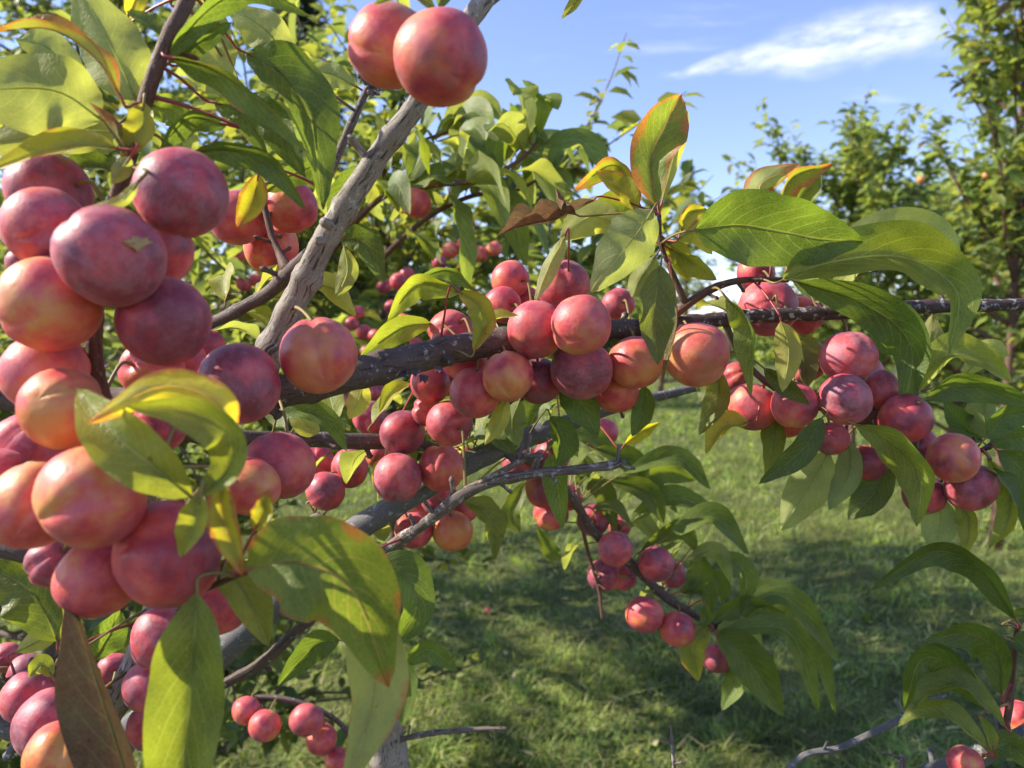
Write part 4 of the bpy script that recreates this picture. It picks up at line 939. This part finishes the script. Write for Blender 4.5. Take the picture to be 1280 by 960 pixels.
def woodland():
    n = 14000; x = rng.uniform(-75, 75, n); top = 3.6 + 1.6 * np.sin(x * .31) + 1.2 * np.sin(x * .83 + 1) + .8 * np.sin(x * 2.1); z = rng.random(n) ** .8 * top
    pos = np.stack([x, rng.uniform(48, 60, n), z], 1); d = rng.normal(0, 1, (n, 3)); u = rng.normal(0, .6, (n, 3)) + (0, 0, 1)
    tn = np.stack([np.zeros(n), rng.random(n) * .2, np.zeros(n), rng.uniform(1.0, 1.9, n)], 1)
    o = leaf_cloud('woodland', pos, d, u, rng.uniform(.5, 1.1, n), .7, tn, M['leaf_far']); tag(o, 'far green belt of woodland along the horizon', 'woodland', kind='stuff')
woodland()
# leafy shoot of the low plum tree that stands out against the sky
def shoot_leaves(pts, n, lpx, seed):
    rows = [w2(*p) for p in pts]; V, F, UV = tube_geo(spline(rows, 8), 7, .1, seed)
    root = bpy.data.objects['plum_tree.001']; o = link('branch', V, F, M['twig'], UV); adopt(o, root, Matrix.Translation(root.location))
    S = spline(rows, 8); pool = [(Vector(s[:3]), s[3], o) for s in S]; rn = random.Random(seed)
    for k in range(n):
        i = int(len(S) * (.12 + .87 * (k / n))); i = min(i, len(S) - 2); p = Vector(S[i, :3]); t = (Vector(S[i + 1, :3]) - p).normalized()
        d = (Vector((rn.gauss(.2, .9), rn.gauss(0, .7), rn.gauss(.3, .7))) + t * .5).normalized(); L = lpx * .95 / FPX * rn.uniform(.7, 1.2); b = p + d * .012
        P3 = [Vector(q) for q in spline([tuple(b), tuple(b + d * L * .5 + Vector((0, 0, .012))), tuple(b + d * L * .92 - Vector((0, 0, L * rn.uniform(.1, .5))))], 8)]
        up = Vector((rn.gauss(0, .5), rn.gauss(-.3, .4), 1)); N = []
        for q in range(len(P3)):
            T = (P3[min(q + 1, len(P3) - 1)] - P3[max(q - 1, 0)]).normalized(); N.append((up - T * up.dot(T)).normalized())
        l, _ = add_leaf(P3, N, L * .42, (.25 * (rn.random() < .2), .2 * rn.random(), 0, rn.uniform(.75, 1.05)), pool, fold=rn.uniform(10, 28), seed=k, nu=6, parent=o)
        l.matrix_parent_inverse = Matrix.Identity(4) @ o.matrix_parent_inverse @ Matrix.Identity(4) if False else (Matrix.Translation(root.location) @ o.matrix_parent_inverse).inverted()
shoot_leaves([(400, 330, 1.15, 10), (470, 252, 1.0, 8), (534, 233, .97, 7), (600, 225, .95, 6), (650, 200, .95, 5), (672, 178, .95, 4)], 30, 92, 5)
shoot_leaves([(470, 330, 1.15, 8), (530, 275, 1.08, 7), (590, 245, 1.05, 6), (640, 240, 1.05, 5), (690, 215, 1.05, 4)], 22, 84, 9)
shoot_leaves([(430, 300, 1.1, 8), (480, 215, 1.08, 6), (520, 180, 1.06, 4), (560, 165, 1.05, 4)], 20, 80, 13)

# conifers
def conifer(base, height, rad, seed, label, n=5200, haze_tint=1.):
    rn = np.random.default_rng(seed); root = bpy.data.objects.new('conifer_tree', None); col.objects.link(root); B = Vector((*base, 0)); root.location = B; MB = Matrix.Translation(B); tag(root, label, 'tree')
    V, F, UV = tube_geo(spline([(*B, height * .018), (*(B + Vector((0, 0, height * .5))), height * .011), (*(B + Vector((0, 0, height))), height * .002)], 5), 8, .05, 1); t = link('trunk', V, F, M['dark'], UV); adopt(t, root, MB)
    f = rn.random(n) ** .8; lev = np.floor(f * 26) / 26; az = rn.integers(0, 9, n) * .698 + lev * 40 + rn.normal(0, .10, n); rr = rad * (1 - lev) ** .9 * rn.random(n) ** .6 * (.75 + .35 * np.sin(az * 3.3 + lev * 50))
    z = height * (.06 + .94 * lev) - rr * .25 + rn.normal(0, height * .007, n)
    pos = np.stack([B.x + rr * np.cos(az), B.y + rr * np.sin(az), z], 1); d = np.stack([np.cos(az + rn.normal(0, .5, n)), np.sin(az + rn.normal(0, .5, n)), rn.normal(.05, .35, n)], 1)
    tn = np.stack([np.zeros(n), rn.random(n) * .08, np.zeros(n), rn.uniform(.7, 1.4, n) * haze_tint], 1)  # last factor pales the needle colour in place of distance haze
    c = leaf_cloud('crown', pos, d, np.tile((0, 0, 1.), (n, 1)) + rn.normal(0, .3, (n, 3)), height * rn.uniform(.02, .04, n), .22, tn, M['leaf_dark']); tag(c, kind='stuff'); adopt(c, root, MB)
conifer((-4.7, 17.0), 10.5, 1.9, 3, 'tall dark conifer rising behind the tall plum tree')
conifer((13.2, 58), 15.2, 2.4, 4, 'distant small conifer tip beside the red-tipped leaf', 2200, 4.2)

# ------------------------------------------------------------------ small fruit on the trees behind
def far_fruit(x, y, w, d, label, group, ripe=.5, yel=0., name='plum', cat='plum'):
    o = bpy.data.objects.new(name, PM[random.randrange(5)]); col.objects.link(o); r = w * d / FPX / 2
    o.matrix_world = Matrix.LocRotScale(P(x, y, d), Vector((random.gauss(0, .3), random.gauss(0, .3), 1)).to_track_quat('Z', 'Y'), Vector((r, r, r)))
    o.color = (ripe, yel, .4, 1); tag(o, label, cat, group)
far_fruit(520, 254, 39, .97, 'lone orange-pink plum on leafy shoot behind grey branch', None, .34, .4)
far_fruit(610, 764, 9, 3.84, 'fallen pink plum lying in the lawn grass', None, .5)
far_fruit(756, 540, 34, 1.0, 'pink plum behind leaves over the lawn', None, .45)
for x, y, w in [(563, 313, 21), (582, 306, 21), (600, 317, 21), (618, 311, 20)]:
    far_fruit(x, y, w, 1.5, 'small red plum, one of four in a row behind the branch fork', 'four small red plums in a row', random.uniform(.25, .5))
for x, y, w in [(549, 328, 18), (509, 343, 19), (428, 375, 20), (498, 352, 22), (480, 358, 20), (455, 415, 20), (440, 405, 18), (470, 420, 20), (448, 390, 17), (490, 385, 20), (505, 400, 18), (530, 360, 17), (425, 430, 18),
                (120, 345, 20), (305, 355, 20), (300, 318, 18), (320, 350, 17), (280, 365, 18), (460, 440, 20), (520, 430, 18), (485, 440, 17), (250, 370, 16)]:
    far_fruit(x, y, w, random.uniform(1.5, 1.75), 'tiny red plum among leaves of the low bushy plum tree', 'tiny plums on the low bushy tree', random.uniform(.4, .8))
for x, y, w in [(420, 480, 26), (442, 500, 24), (375, 520, 24), (470, 490, 22), (430, 455, 22)]:
    far_fruit(x, y, w, 1.35, 'shaded purple plum in the dark behind the main branch', 'shaded plums behind the main branch', random.uniform(.65, .9))
for x, y, w in [(1151, 225, 13), (1258, 250, 15), (1268, 98, 13), (1233, 219, 12), (1207, 330, 12)]:
    far_fruit(x, y, w * .75, 4.8, 'small yellow-orange apple on the slender apple tree', 'apples on the slender apple tree', .02, .9, 'apple', 'apple')
